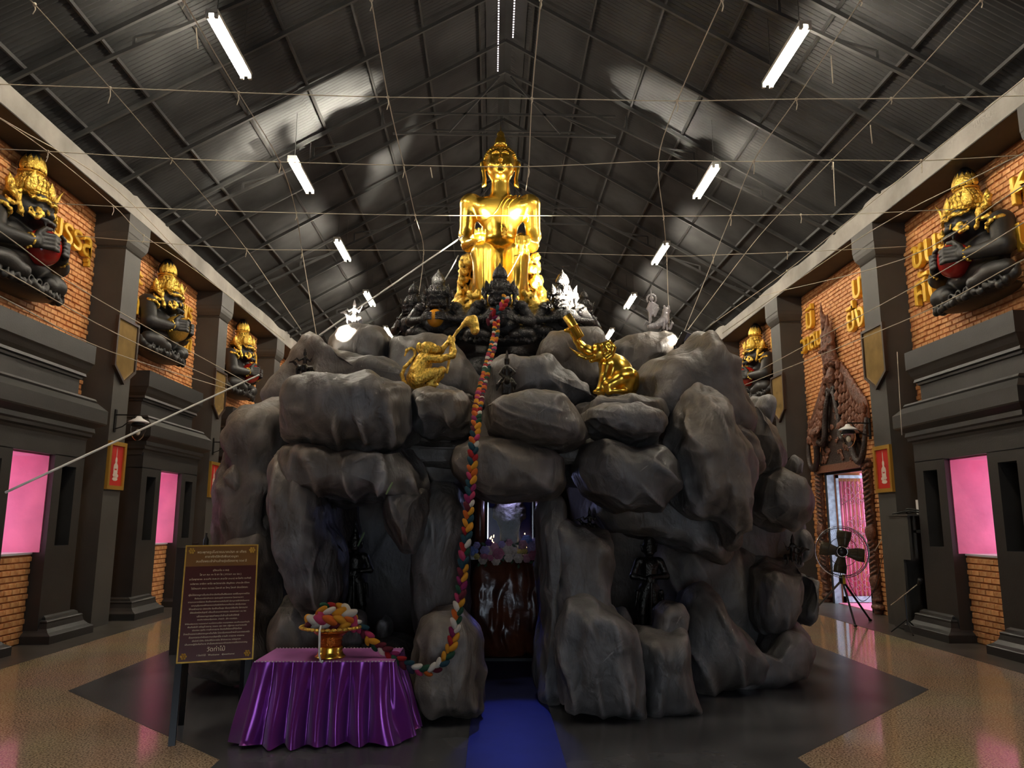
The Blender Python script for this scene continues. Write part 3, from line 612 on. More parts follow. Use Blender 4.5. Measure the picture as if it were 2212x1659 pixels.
B([(1630, 1300), (1640, 1232), (1680, 1214), (1742, 1220), (1752, 1260), (1744, 1320), (1710, 1365), (1655, 1370), (1636, 1345)], 8.2, .5, seed=75, p=3.5)
B([(1740, 1260), (1745, 1238), (1768, 1240), (1766, 1312), (1750, 1360), (1735, 1340)], 8.9, .4, seed=76, seg=70, rings=26)
B([(1420, 1200), (1480, 1120), (1600, 1130), (1650, 1200), (1650, 1440), (1440, 1450)], 8.7, .5, seed=77, fold=(.2, .05, 3))
B([(1318, 1380), (1322, 1330), (1345, 1318), (1362, 1340), (1370, 1390)], 7.1, .15, seed=78, seg=60, rings=24)

# ------------------------------------------------------------------ statues
def place(vf, loc, s=1, rz=0):
    v, f = vf; return (np.asarray(v)*s)@rotz(rz).T+np.array(loc, float), f
def union(*vfs):
    g = G()
    for v, f in vfs: g.put(v, f)
    return g.vf
# the great gilded figure, seated with both legs down
BY = 10.6; BL = np.array([-.095, BY, 4.33])
def grooves(a, f, y=-.1):
    return lambda P: a*np.sin(P[:, 0]*f)*np.clip((1.15-P[:, 2])*3, 0, 1)*(P[:, 1] < y)*np.clip((P[:, 2]-.25)*6, 0, 1)
torso = [ell((0, 0, 1.62), (.37, .21, .27)), ell((0, -.02, 1.70), (.43, .17, .17)), ell((.19, -.10, 1.66), (.18, .12, .13), k=.08), ell((-.19, -.10, 1.66), (.18, .12, .13), k=.08),
  ell((0, .0, 1.32), (.25, .19, .28), k=.1), ell((0, .03, 1.07), (.34, .26, .16), k=.08), cap((0, 0, 1.85), (0, -.01, 2.12), .15, .125, .06)]
for s in (-1, 1):
    torso += [ell((s*.42, 0, 1.76), (.15, .15, .15), k=.08), cap((s*.45, 0, 1.74), (s*.485, .02, 1.28), .135, .105, .05), cap((s*.485, .02, 1.28), (s*.45, -.08, 1.10), .11, .10, .04), cap((s*.45, -.08, 1.10), (s*.28, -.42, 1.06), .10, .06, .04)]
    torso += [cap((s*.19, .05, .98), (s*.24, -.48, .82), .185, .155, .06), cap((s*.24, -.50, .82), (s*.20, -.54, .15), .155, .12, .05), cap((s*.24, -.48, .8), (s*.27, -.30, .0), .12, .14, .06)]
    torso += [cap((s*.20, -.58, .08), (s*.18, -.78, .05), .075, .06, .04)]
torso += [ell((0, -.40, .50), (.21, .13, .45), k=.08), ell((0, -.26, .35), (.38, .22, .48), k=.08), ell((0, -.1, .75), (.3, .3, .3), k=.1)]
head = [ell((0, -.02, 2.36), (.215, .235, .26)), ell((0, -.06, 2.22), (.155, .16, .16), k=.06), ell((0, .03, 2.50), (.235, .24, .2), k=.04),
  cap((0, -.25, 2.40), (0, -.285, 2.30), .014, .026, .02), ell((0, -.275, 2.295), (.042, .02, .018), k=.012), ell((0, -.235, 2.235), (.068, .022, .012), k=.008), ell((0, -.228, 2.212), (.052, .024, .013), k=.008), ell((0, -.195, 2.135), (.045, .03, .03), k=.03)]
for s in (-1, 1):
    head += [ell((s*.085, -.212, 2.385), (.045, .024, .020), k=.008), ell((s*.12, -.16, 2.28), (.06, .06, .07), k=.04)]
    head += chain([(s*.018, -.262, 2.425), (s*.06, -.252, 2.455), (s*.11, -.222, 2.452), (s*.155, -.175, 2.415)], [.011, .013, .011, .006], .012)
    head += chain([(s*.225, .0, 2.46), (s*.262, -.01, 2.40), (s*.25, -.02, 2.28), (s*.228, -.03, 2.12), (s*.235, -.04, 2.02), (s*.26, -.05, 1.975)], [.03, .036, .028, .026, .032, .016], .02)
    for i in range(4): head += [ell((s*(.085-.02*i)*1, -.75, 0), (.001, .001, .001))] if 0 else []
def fingers(hc, dirv, side, n=4, L=.16, r=.021, spread=.042, curl=(0, 0, -.05), thumb=True):
    hc = np.array(hc, float); d = np.array(dirv, float); d /= np.linalg.norm(d); s = np.array(side, float); s /= np.linalg.norm(s); out = []
    for i in range(n):
        l = L*(.86, 1, .94, .76)[i]; a = hc+s*spread*(i-1.5); b = a+d*l*.5+np.array(curl)*.15; c = a+d*l+np.array(curl)
        out += chain([a-d*.05, b, c], [r*1.1, r, r*.75], r*.5)
    if thumb: a = hc-s*spread*2.0-d*.05; out += chain([a, a-s*.03+d*L*.3, a-s*.02+d*L*.6+np.array(curl)*.3], [r*1.25, r*1.1, r*.8], r*.5)
    return out
hands = [ell((-.27, -.50, 1.03), (.065, .085, .045)), *fingers((-.28, -.57, 1.045), (.05, -1, .25), (1, 0, .1), curl=(0, .04, .05), L=.13), 
         ell((.285, -.56, 1.02), (.07, .05, .08)), *fingers((.285, -.655, .97), (0, -.35, -1), (-1, 0, 0), curl=(0, .05, -.03), L=.17)]
bud = thing('buddha_statue', BL, 'large gilded statue seated with both feet down on top of the rock mountain', 'statue')
NOD, NP = .17, (0, 0, 2.15)
head = tilt(head, NOD, NP); body = torso+head+hands
add('body', place(sculpt(body, .0145, .035, grooves(.006, 62)), BL), M['gold'], bud, True)
g = G()
for row in range(13):                                     # tight curls over the skull
    el = .02+row*.105; rr = math.cos(el)
    n = max(5, int(38*rr))
    for i in range(n):
        a = 2*PI*(i+.5*(row % 2))/n; x, y = math.sin(a)*.238*rr, -math.cos(a)*.245*rr+.03; z = 2.47+.215*math.sin(el)
        if y < -.12 and z < 2.535+.25*abs(x)*0: continue
        g.ell((x, y, z), (.019, .019, .022), 6, 4)
for row in range(6):
    n = 16-row*2; r = .125-.012*row
    for i in range(n): a = 2*PI*(i+.5*(row % 2))/n; g.ell((math.sin(a)*r, .03-math.cos(a)*r, 2.675+row*.026), (.018, .018, .02), 6, 4)
add('hair_curls', place(tiltv(g.vf, NOD, NP), BL), M['gold'], bud, True)
add('finial', place(G().lathe([(.002, 3.0), (.006, 2.93), (.012, 2.90), (.035, 2.885), (.052, 2.86), (.058, 2.835), (.05, 2.805), (.06, 2.795), (.075, 2.77), (.085, 2.70), (.10, 2.64)][::-1], (0, -.05, -.02), 16).vf, BL), M['gold'], bud, True)
add('spire_rod', place(G().tube([(0, -.05, 2.96), (0, -.05, 3.12)], .004, 5).vf, BL), M['metalblack'], bud)
def on_body(path, r, off=.004, n=8):
    P = cr(path, n); return G().tube([(x, surf(torso, x, z)-off, z) for x, z in P], r, 6).vf
add('robe_edge', place(on_body([(.24, 1.90), (.10, 1.82), (.02, 1.70), (-.06, 1.56), (-.16, 1.48), (-.27, 1.47), (-.33, 1.50)], .009), BL), M['gold'], bud, True)
for dx in (0, .075): add('sash', place(on_body([(.24+dx*.6, 1.90), (.14+dx, 1.78), (.05+dx, 1.66), (.03+dx, 1.5), (.02+dx, 1.36), (.02+dx, 1.22)], .010), BL), M['gold'], bud, True)
add('sash_tassel', place(sculpt([ell((.06+.02*math.sin(i*2.3), surf(torso, .06, 1.3)-.01, 1.32-.02*i), (.028, .014, .014)) for i in range(8)], .008, .01), BL), M['gold2'], bud, True)
def ruffle(x0, z0, x1, z1, y0, n, r, seed, spread=.1):
    rr = random.Random(seed); out = []
    for i in range(n):
        t = rr.random(); q = rr.random(); x = x0+(x1-x0)*t+rr.uniform(-spread, spread); z = z0+(z1-z0)*t+rr.uniform(-.04, .04)
        a = r*rr.uniform(.6, 1.3); out.append(ell((x, y0+rr.uniform(-.1, .15), z), (a, a*.8, a*rr.uniform(.8, 1.6)), roty(rr.uniform(-.8, .8))))
    return out
th = [ell((0, .05, .15), (.62, .5, .17)), ell((0, .1, .5), (.46, .34, .45)), *ruffle(-.46, .95, -.60, .05, .0, 60, .065, 1, .05), *ruffle(.46, .95, .62, .05, .0, 60, .065, 2, .05), *ruffle(-.6, .1, .6, .1, -.42, 50, .07, 3, .05), *ruffle(-.4, .22, .4, .22, -.55, 20, .05, 4)]
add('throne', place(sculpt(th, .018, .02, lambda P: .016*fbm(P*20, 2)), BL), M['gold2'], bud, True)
for i in range(9):                                        # lotus petals round the foot of the throne
    a = -1.1+2.2*i/8; x, y = .60*math.sin(a), -.60*math.cos(a)+.02
    add('lotus_petal', place(G().ell((0, 0, 0), (.095, .05, .085), 14, 8, rotz(a)).vf, BL+[x, y, .06]), M['gold'], bud, True)
g = G()
for i in range(60): a = -1.3+2.6*i/59; g.ell((.56*math.sin(a), -.56*math.cos(a)+.02, .175), (.013, .013, .013), 6, 4)
add('beading', place(g.vf, BL), M['gold'], bud, True)
# black stepped pedestal below
pd = thing('pedestal', (-.095, BY, 3.2), 'wide black moulded pedestal with a carved rim below the gilded statue', 'pedestal')
pc = (-.095, BY-.1, 0)
add('drum', G().lathe([(1.05, 3.2), (1.05, 3.55), (.98, 3.6), (.92, 3.66), (.92, 3.82), (.97, 3.85)], pc, 48).vf, M['blackgloss'], pd, True)
add('rim', G().lathe([(.97, 3.85), (1.1, 3.9), (1.14, 3.96), (1.12, 4.0), (1.1, 4.02), (1.04, 4.1), (.9, 4.2), (.7, 4.32)], pc, 48).vf, M['blackgloss'], pd, True)
g = G()
for i in range(70): a = 2*PI*i/70; g.ell((pc[0]+1.13*math.sin(a), pc[1]-1.13*math.cos(a), 3.97), (.035, .03, .03), 6, 5)
add('carved_band', g.vf, M['blackgloss'], pd, True)

# the swallowing demon: head, crown, two arms and a ball; front faces -y, base at z=0, 1.85 high
def demon_parts():
    bp_ = [ell((0, -.10, .62), (.50, .26, .40)), ell((0, -.22, .40), (.62, .22, .20)), ell((0, -.24, 1.13), (.30, .25, .27)), ell((0, -.36, 1.05), (.22, .18, .15)), ell((0, -.40, 1.22), (.27, .14, .10), k=.03)]
    for s in (-1, 1):
        bp_ += [ell((s*.11, -.47, 1.265), (.11, .07, .055), k=.02), ell((s*.12, -.455, 1.15), (.058, .05, .05), k=.012), ell((s*.12, -.492, 1.15), (.026, .02, .026), k=.006),
          ell((s*.055, -.53, 1.055), (.05, .05, .04), k=.02), ell((0, -.54, 1.07), (.05, .05, .05), k=.02), ell((s*.16, -.44, 1.02), (.08, .08, .09), k=.03),
          *chain([(s*.16, -.50, .975), (s*.08, -.555, .95), (0, -.565, .955)], [.03, .034, .03], .02), cap((s*.10, -.54, .95), (s*.105, -.565, .86), .026, .008, .01),
          ell((s*.50, -.12, .98), (.17, .17, .17)), cap((s*.53, -.14, .98), (s*.76, -.30, .58), .155, .135), cap((s*.76, -.30, .56), (s*.34, -.58, .56), .135, .075), ell((s*.30, -.60, .60), (.10, .065, .10)),
          ell((s*.52, -.32, .24), (.33, .20, .16)), cap((s*.75, -.3, .24), (s*.3, -.45, .18), .13, .10)]
        for i in range(4):
            z = .69-.055*i; bp_ += chain([(s*.27, -.655, z), (s*.17, -.735, z+.012), (s*.065, -.745, z+.005)], [.036, .034, .026], .012)
        bp_ += chain([(s*.30, -.60, .70), (s*.22, -.64, .79), (s*.13, -.66, .81)], [.042, .036, .026], .014)
    body = sculpt(bp_, .0165, .03)
    ball = G().ell((0, -.50, .60), (.235, .235, .255), 32, 20).vf
    rel = lambda P: .011*fbm(P*30, 2)
    g = G().lathe([(.30, 1.27), (.345, 1.29), (.355, 1.31), (.345, 1.33), (.31, 1.34), (.33, 1.36), (.335, 1.38), (.30, 1.39), (.27, 1.43), (.28, 1.45), (.25, 1.47), (.22, 1.52), (.23, 1.54), (.19, 1.56), (.165, 1.60), (.18, 1.615), (.18, 1.63), (.15, 1.65)], (0, -.24, 0), 32, 1, .85)
    for r, z, n, w, h in ((.335, 1.33, 17, .085, .13), (.285, 1.42, 15, .075, .12), (.24, 1.51, 12, .075, .10)):
        for a_ in np.linspace(-1.75, 1.75, n): g.leafp((r*math.sin(a_), -.24-r*.86*math.cos(a_), z), w, h, a_, .4, lean=-.15)
    for s in (-1, 1): g.leafp((s*.30, -.42, 1.30), .17, .27, s*.6, .35, lean=.35); g.leafp((s*.37, -.20, 1.28), .13, .22, s*1.4, .35, lean=.3)
    g.leafp((0, -.545, 1.31), .16, .24, 0, .3, lean=-.1)
    for a_ in np.linspace(-1.6, 1.6, 25): g.ell((.352*math.sin(a_), -.24-.30*math.cos(a_), 1.31), (.017, .017, .017), 6, 4)
    crown = g.vf
    tip = G().lathe([(.13, 1.62), (.15, 1.66), (.135, 1.68), (.155, 1.72), (.165, 1.78), (.15, 1.86), (.12, 1.90), (.125, 1.92), (.09, 1.96), (.05, 2.0), (.035, 2.03), (.02, 2.06), (.002, 2.11)], (0, -.22, 0), 20).vf
    g = G().lathe([(.15, 1.655), (.172, 1.668), (.172, 1.682), (.15, 1.695)], (0, -.22, 0), 20)
    for a_ in np.linspace(-1.7, 1.7, 8): g.leafp((.178*math.sin(a_), -.22-.178*math.cos(a_), 1.68), .115, .24, a_, .3, lean=-.22)
    petals = g.vf
    fac = []
    for s in (-1, 1):
        fac += chain([(s*.0, -.55, 1.20), (s*.05, -.548, 1.225), (s*.13, -.54, 1.235), (s*.21, -.49, 1.21), (s*.27, -.42, 1.24)], [.02, .024, .026, .026, .02])
        fac += chain([(s*.19, -.49, 1.09), (s*.15, -.535, 1.02), (s*.20, -.50, .96), (s*.27, -.42, 1.0)], [.03, .035, .03, .02])
        fac += chain([(s*.10, -.585, 1.035), (s*.11, -.57, 1.10)], [.016, .012])
        fac += chain([(s*.335, -.30, 1.30), (s*.36, -.31, 1.20), (s*.345, -.34, 1.08), (s*.35, -.36, .98), (s*.32, -.38, .92)], [.03, .05, .028, .04, .008])
        fac += chain([(s*.36, -.30, 1.18), (s*.41, -.24, 1.28), (s*.42, -.20, 1.40), (s*.40, -.20, 1.50)], [.045, .055, .04, .006])
        fac += chain([(s*.37, -.30, 1.08), (s*.43, -.24, 1.10), (s*.45, -.20, 1.18)], [.03, .035, .006])
        for i in range(6): fac += chain([(s*(.05+.045*i), -.548+.004*i*i, 1.235-.004*i), (s*(.065+.045*i), -.52+.006*i*i, 1.29)], [.022, .005])
        for i in range(4): fac += chain([(s*(.16+.03*i), -.52+.025*i, 1.03-.012*i), (s*(.20+.035*i), -.50+.03*i, 1.085)], [.02, .005])
        for i in range(9): a = i/8*PI*1.2-.3; fac.append(ell((s*(.57+.10*math.cos(a)), -.17-.165*abs(math.sin(a))-.02, .93+.07*math.cos(a)), (.035, .035, .035)))
        for i in range(7): a = i/6*PI; fac.append(ell((s*.40, -.535-.09*math.sin(a), .56+.095*math.cos(a)), (.02, .024, .024)))
        for i in range(5): fac.append(ell((s*.36+s*.02*i, -.50+.02*i, .22+.03*i), (.025, .025, .025)))
    gold = sculpt(fac, .0125, .012, rel)
    bs = [ell((0, -.2, .06), (.78, .30, .10)), *[ell((x, -.47+.18*abs(x)**2, .06+.03*math.sin(i*2)), (.055, .05, .06)) for i, x in enumerate(np.linspace(-.8, .8, 17))],
      *[x for i, q in enumerate(np.linspace(-.72, .72, 9)) for x in chain([(q+.06*math.cos(a), -.50+.18*q*q, .10+.055*math.sin(a)) for a in np.linspace(0, 5, 8)], [.014]*8)], *[x for s in (-1, 1) for x in chain([(s*.72, -.3, .08), (s*.84, -.25, .16), (s*.86, -.22, .26)], [.09, .07, .03])]]
    base = sculpt(bs, .016, .015)
    body[0][:, 1] = np.minimum(body[0][:, 1], 0); crown[0][:, 1] = np.minimum(crown[0][:, 1], .005); base[0][:, 1] = np.minimum(base[0][:, 1], 0)
    return body, ball, crown, tip, petals, gold, base
DP = demon_parts(); GP_ = split(DP[5])
def demon(name, loc, rz, s, label, ballm, crownm='gold2', facem='gold2', bodym='black', group='black demon reliefs on the brick walls', cat='statue'):
    t = thing(name, (0, 0, 0), label, cat, group)
    body, ball, crown, tip, petals, gold, base = DP
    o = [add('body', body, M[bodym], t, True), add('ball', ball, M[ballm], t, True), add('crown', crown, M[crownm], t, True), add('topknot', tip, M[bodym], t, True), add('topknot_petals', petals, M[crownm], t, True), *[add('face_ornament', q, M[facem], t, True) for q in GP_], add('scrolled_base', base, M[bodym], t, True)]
    t.location = Vector([float(x) for x in loc]); t.rotation_euler = (0, 0, rz); t.scale = (s, s, s); return t
DZ = 4.37
dm = demon('demon_relief', (-6.36, 9.45, DZ), PI/2, .93, 'black and gold crowned demon relief eating a red ball, nearest on the left brick wall', 'redball')
def dcopy(loc, rz, label, ballm=None, s=None):
    c = dup(dm, loc, rz, label)
    if s: c.scale = (s, s, s)
    if ballm:
        for ch in kids(c):
            if ch.name.startswith('ball'): ch.data = ch.data.copy(); ch.data.materials[0] = M[ballm]
    return c
M['goldball'] = mat('gilded_ball', (.75, .45, .08), .3, .6, bump=.6, bscale=25)
dcopy((-6.36, 13.65, DZ), PI/2, 'black and gold crowned demon relief eating a gilded ball, second on the left brick wall', 'goldball')
dcopy((-6.36, 17.95, DZ), PI/2, 'small far black and gold demon relief, third on the left brick wall')
dcopy((6.36, 9.55, DZ), -PI/2, 'black and gold crowned demon relief eating a red ball, nearest on the right brick wall')
dcopy((6.36, 17.9, DZ), -PI/2, 'far black and gold demon relief on the right brick wall behind the rock')
# glossy black demons round the pedestal
gp = 'glossy black demons round the pedestal'
def pedal(u, v, Y, s, label, rz=0, ballm='blackgloss'):
    P = at(u, v, Y); return demon('demon_statue', P, rz, s, label, ballm, 'blackgloss', 'blackgloss', 'blackgloss', gp)
pedal(948, 742, 9.7, .46, 'glossy black crowned demon holding an orange ball, left of the gilded statue', -.15, 'orangeball')
pedal(1079, 748, 9.3, .50, 'glossy black demon below the gilded statue with the braided garland at its neck')
pedal(1212, 742, 9.7, .46, 'glossy black crowned demon right of the gilded statue, behind the log', .15)
pedal(902, 748, 10.6, .44, 'dark crowned demon farthest left beside the pedestal, a string tied to its head', -.7)
pedal(1253, 735, 10.8, .36, 'small dark crowned demon farthest right beside the pedestal', .7)

# figures drawn in the picture plane: u, v in picture points, w = depth toward the viewer (in points), at distance Y
def pxs(Y):
    k = (at(1006, 900, Y)-at(1106, 900, Y)); return abs(k[0])/100
def fig(name, Y, prims, m, label, cat='statue', res=None, k=5, disp=None, group=None, parts=(), flatz=None):
    s = pxs(Y)
    def cv(q):
        P = at(q[0], q[1], Y); return np.array([P[0], Y-(q[2] if len(q) > 2 else 0)*s, P[2]])
    def conv(L):
        out = []
        for p in L:
            if p[0] == 'c': out += [cap(cv(p[1][i]), cv(p[1][i+1]), p[2][i]*s, p[2][i+1]*s, (p[3] if len(p) > 3 else k)*s) for i in range(len(p[1])-1)]
            else:
                r = p[2]; out.append(ell(cv(p[1]), (r[0]*s, r[2]*s, r[1]*s), roty(p[3]) if len(p) > 3 and p[3] is not None else None, (p[4] if len(p) > 4 else k)*s))
        return out
    C = conv(prims); V, F = sculpt(C, (res or 1.0)*s, k*s, disp)
    o = np.array([(V[:, 0].min()+V[:, 0].max())/2, (V[:, 1].min()+V[:, 1].max())/2, V[:, 2].min()])
    t = thing(name, o, label, cat, group); add('body', (V, F), M[m], t, True)
    for pn, pl, pm in parts: add(pn, sculpt(conv(pl), (res or 1.0)*s*.8, k*s*.5), M[pm], t, True)
    return t
fur = lambda P: .004*fbm(P*np.array([30, 30, 18]), 3)
fig('golden_monkey', 7.2, [('e', (924, 753, 0), (19, 15, 15)), ('e', (941, 755, 0), (13, 10, 10)), ('e', (937, 747, 6), (5, 4, 4)), ('e', (906, 751, 3), (7, 11, 4)), ('e', (906, 751, -12), (7, 11, 4)), ('c', [(920, 766, 0), (914, 782, 0)], [12, 19]),
   ('c', [(914, 782, 0), (907, 803, 0), (902, 818, 0)], [19, 23, 24]), ('c', [(925, 776, 12), (952, 779, 16), (978, 771, 14), (981, 762, 12), (976, 738, 6)], [10, 8, 7, 6, 5]), ('c', [(930, 772, -10), (952, 756, -8), (972, 735, 0)], [9, 7, 5]),
   ('e', (976, 735, 4), (8, 6, 6)), ('c', [(981, 728, 2), (975, 741, 8)], [3, 3]), ('c', [(972, 728, 4), (968, 741, 8)], [3, 3]),
   ('c', [(903, 822, 10), (930, 812, 16), (955, 803, 14)], [17, 13, 9]), ('c', [(955, 803, 14), (944, 818, 14), (928, 832, 14)], [8, 7, 6]), ('c', [(928, 833, 14), (945, 834, 16)], [5, 4]),
   ('c', [(903, 822, -10), (928, 815, -14), (950, 808, -14), (935, 832, -14)], [16, 12, 8, 6]),
   ('c', [(903, 829, 0), (884, 830, -4), (871, 822, -6), (867, 808, -6), (874, 793, -4), (886, 781, -2), (896, 770, 0), (896, 757, 0), (888, 752, 0), (879, 756, 0), (874, 768, 0)], [6, 4, 3.5, 3.5, 3.5, 3.5, 3.5, 3.2, 3, 3, 2.5], 2)], 'gold2',
   'golden monkey with a curled tail sitting on the rock, holding up a honeycomb branch', res=.9, k=4, disp=fur,
   parts=[('honeycomb_branch', [('c', [(966, 806, 6), (972, 770, 6), (976, 735, 5), (988, 716, 2), (1003, 700, 0)], [2.5, 3, 3, 3, 4]), ('c', [(1003, 700, 0), (1014, 694, 0), (1022, 700, 0)], [6, 11, 12]), ('c', [(1014, 694, 0), (1023, 689, 0), (1026, 712, 0)], [9, 8, 10]), ('e', (1025, 715, 0), (8, 9, 9))], 'gold2')])
fig('golden_elephant', 7.45, [('e', (1337, 806, 0), (32, 44, 32), -.45), ('e', (1354, 830, 0), (27, 27, 34)), ('e', (1316, 786, 0), (24, 26, 24)), ('e', (1297, 762, 0), (24, 19, 20)), ('e', (1307, 748, 7), (12, 9, 10)), ('e', (1290, 750, 4), (10, 8, 12)),
   ('c', [(1284, 764, 0), (1268, 757, 0), (1255, 748, 0), (1246, 734, 0), (1239, 721, 0), (1231, 713, 0), (1222, 714, 0)], [14, 12, 10, 8.5, 7.5, 6, 4], 3),
   ('c', [(1288, 772, 4), (1277, 779, 4)], [10, 6]), ('c', [(1280, 772, 12), (1264, 776, 13), (1248, 770, 13), (1229, 753, 12)], [5, 4.5, 3, .8], 2), ('c', [(1282, 772, -10), (1268, 768, -12), (1252, 762, -12), (1236, 752, -12)], [5, 4, 3, .8], 2),
   ('c', [(1309, 795, 18), (1303, 820, 20), (1294, 846, 20)], [14, 10, 9]), ('e', (1288, 850, 21), (11, 5, 9)), ('c', [(1309, 795, -16), (1306, 822, -18), (1300, 848, -18)], [13, 10, 9]),
   ('c', [(1358, 818, 22), (1338, 822, 28), (1312, 836, 26)], [19, 15, 11]), ('c', [(1312, 836, 26), (1312, 850, 26)], [10, 8]), ('e', (1330, 849, 27), (22, 6, 9)), ('c', [(1366, 845, 0), (1382, 850, -4)], [6, 2])], 'gold',
   'golden elephant sitting on the rock, raised trunk gripping a log', res=1.0, k=6,
   parts=[('ear', [('e', (1311, 760, 20), (15, 20, 4), .3), ('c', [(1300, 750, 22), (1312, 744, 22), (1322, 756, 21), (1318, 772, 21), (1308, 780, 21)], [3.5, 3.5, 3.5, 3, 2]), ('e', (1300, 757, 21), (4, 4, 3)), ('c', [(1303, 768, 22), (1310, 764, 24), (1306, 757, 24)], [2.5, 2.5, 2])], 'gold')])
P0, P1 = at(1224, 682, 7.35), at(1254, 730, 7.35)
lg = thing('golden_log', P1, 'short golden bamboo log carried upright in the trunk of the golden elephant', 'log')
add('stem', G().tube([P0, P0+(P1-P0)*.48, P0+(P1-P0)*.5, P0+(P1-P0)*.52, P1], [.047, .046, .052, .046, .045], 20).vf, M['gold'], lg, True)
def rider(name, Y, u, v, s, m, label, flip=1, horned=True, group=None, wings=False):
    q = lambda x, y, w=0: (u+flip*x*s, v-y*s, w*s)
    L = [('c', [q(-22, 30), (q(0, 24)), q(22, 26)], [9*s, 11*s, 9*s]), ('c', [q(-24, 34), q(-34, 46), q(-40, 50)], [6*s, 5*s, 4*s]), ('c', [q(-40, 50), q(-52, 48)], [4.5*s, 2.5*s]),
      ('c', [q(-38, 52, 3), q(-30, 58, 4), q(-20, 56, 4)], [1.8*s, 1.6*s, .8*s], 1), ('c', [q(24, 28), q(32, 20), q(33, 8)], [3*s, 2*s, 1.2*s])]
    for x, w in ((-24, 6), (-20, -6), (20, 6), (24, -6)): L += [('c', [q(x, 24, w), q(x-2, 12, w), q(x+1, 1, w)], [5.5*s, 3.2*s, 2.6*s])]
    L += [('c', [q(2, 34), q(2, 62)], [8*s, 9*s]), ('e', q(2, 76), (6.5*s, 8*s, 6.5*s)), ('c', [q(2, 82), q(2, 90), q(2, 100)], [6*s, 3.5*s, .8*s]), ('c', [q(-4, 60, 6), q(-18, 52, 8), q(-24, 60, 10)], [4*s, 3.2*s, 3*s]), ('c', [q(8, 60, 4), q(20, 50, 7), q(26, 58, 8)], [4*s, 3.2*s, 3*s]),
      ('c', [q(-2, 36, 8), q(-10, 28, 10), q(-6, 12, 10)], [5*s, 4*s, 3*s]), ('c', [q(4, 36, 8), q(8, 24, 11), q(6, 10, 10)], [5*s, 4*s, 3*s]), ('c', [q(22, 48, 8), q(34, 74, 8)], [1.5*s, 1*s], 1)]
    if wings: L += [('c', [q(-12, 40), q(-28, 34), q(-30, 14)], [4*s, 4*s, 1.5*s]), ('c', [q(14, 40), q(28, 34), q(32, 14)], [4*s, 4*s, 1.5*s])]
    return fig(name, Y, L, m, label, res=max(.55, s*1.0), k=3*s, group=group)
rg = 'small figures of riders on the rock'
rider('deer_rider', 7.3, 658, 812, .62, 'bronze', 'small dark rider on a deer at the upper left edge of the rock', group=rg)
rider('bird_rider', 8.0, 1713, 1219, .66, 'bronze', 'small dark rider on a crouching beast, on the right rock ledge', flip=-1, group=rg)
rider('lion_rider', 8.7, 765, 702, .55, 'silver', 'silvery rider seated on a beast on the left rear rock, beside the left floodlight', group=rg)
rider('cave_rider', 7.6, 1272, 1150, .55, 'bronze', 'small dark rider in the shaded gap above the right cave', group=rg)
L = [('c', [(1095, 846, 0), (1095, 822, 0)], [13, 11]), ('c', [(1088, 850, 8), (1088, 830, 8)], [4, 5]), ('c', [(1103, 850, 8), (1103, 830, 8)], [4, 5]), ('c', [(1084, 822, 4), (1076, 832, 6), (1073, 844, 6)], [4, 4, 1.5]), ('c', [(1106, 822, 4), (1112, 832, 6), (1112, 842, 4)], [4, 4, 1.5]),
  ('c', [(1095, 818, 0), (1095, 798, 0)], [9, 10]), ('e', (1095, 783, 0), (6, 8, 6)), ('c', [(1095, 776, 0), (1095, 768, 0), (1095, 758, 0)], [6, 3, .8]), ('c', [(1087, 798, 4), (1081, 808, 6), (1088, 816, 10)], [4, 3.5, 3]), ('c', [(1103, 798, 4), (1110, 806, 6), (1104, 814, 10)], [4, 3.5, 3]), ('e', (1095, 824, 12), (6, 8, 7))]
fig('seated_figure', 7.2, L, 'bronze', 'small dark crowned figure facing forward on a mount, above the middle of the rock', res=.8, k=3, group=rg)
# silver warrior and dog-lion at the right floodlight
L = [('c', [(1408, 676, 0), (1408, 658, 0)], [7, 7]), ('e', (1408, 645, 0), (5, 6, 5)), ('c', [(1407, 640, 0), (1406, 626, 0)], [2, .8]), ('c', [(1404, 676, 0), (1405, 690, 0), (1404, 698, 0)], [4.5, 3.5, 2.5]), ('c', [(1411, 676, 2), (1419, 668, 5), (1413, 684, 6)], [4.5, 4, 2.5]), ('c', [(1402, 658, 3), (1398, 668, 4), (1402, 676, 4)], [3, 2.5, 2]), ('c', [(1414, 658, 3), (1419, 662, 5), (1412, 667, 6)], [3, 2.5, 2]),
  ('c', [(1402, 652, 5), (1402, 690, 5)], [1.2, 1.2], 1), ('c', [(1403, 698, 0), (1396, 694, 0), (1391, 702, 0)], [1.6, 1.4, 1.2], 1)]+[('c', [(1408+10*math.cos(a), 645-10*math.sin(a), -3), (1408+10*math.cos(a+.5), 645-10*math.sin(a+.5), -3)], [2, 2], 1) for a in np.arange(-.8, 3.6, .5)]
fig('warrior_statue', 9.5, L, 'silver', 'silvery standing warrior with a ring halo on the right rear rock', res=.6, k=2)
L = [('c', [(1404, 706, 0), (1420, 702, 0), (1436, 690, 0)], [6, 8, 10]), ('c', [(1436, 692, 0), (1438, 676, 0)], [10, 8]), ('e', (1439, 670, 0), (8, 7, 8)), ('e', (1444, 672, 0), (5, 4, 5)), ('e', (1434, 664, 4), (3, 4, 2)), ('e', (1443, 664, 4), (3, 4, 2)), ('c', [(1434, 696, 6), (1432, 711, 7)], [4, 3]), ('c', [(1440, 696, -4), (1442, 710, -5)], [4, 3]), ('c', [(1446, 711, 4), (1451, 700, 4), (1450, 692, 4)], [3, 3, 1])]
fig('lion_statue', 9.5, L, 'silver', 'silvery seated guardian lion beside the standing warrior on the right rear rock', res=.7, k=2, disp=lambda P: .004*fbm(P*40, 2))
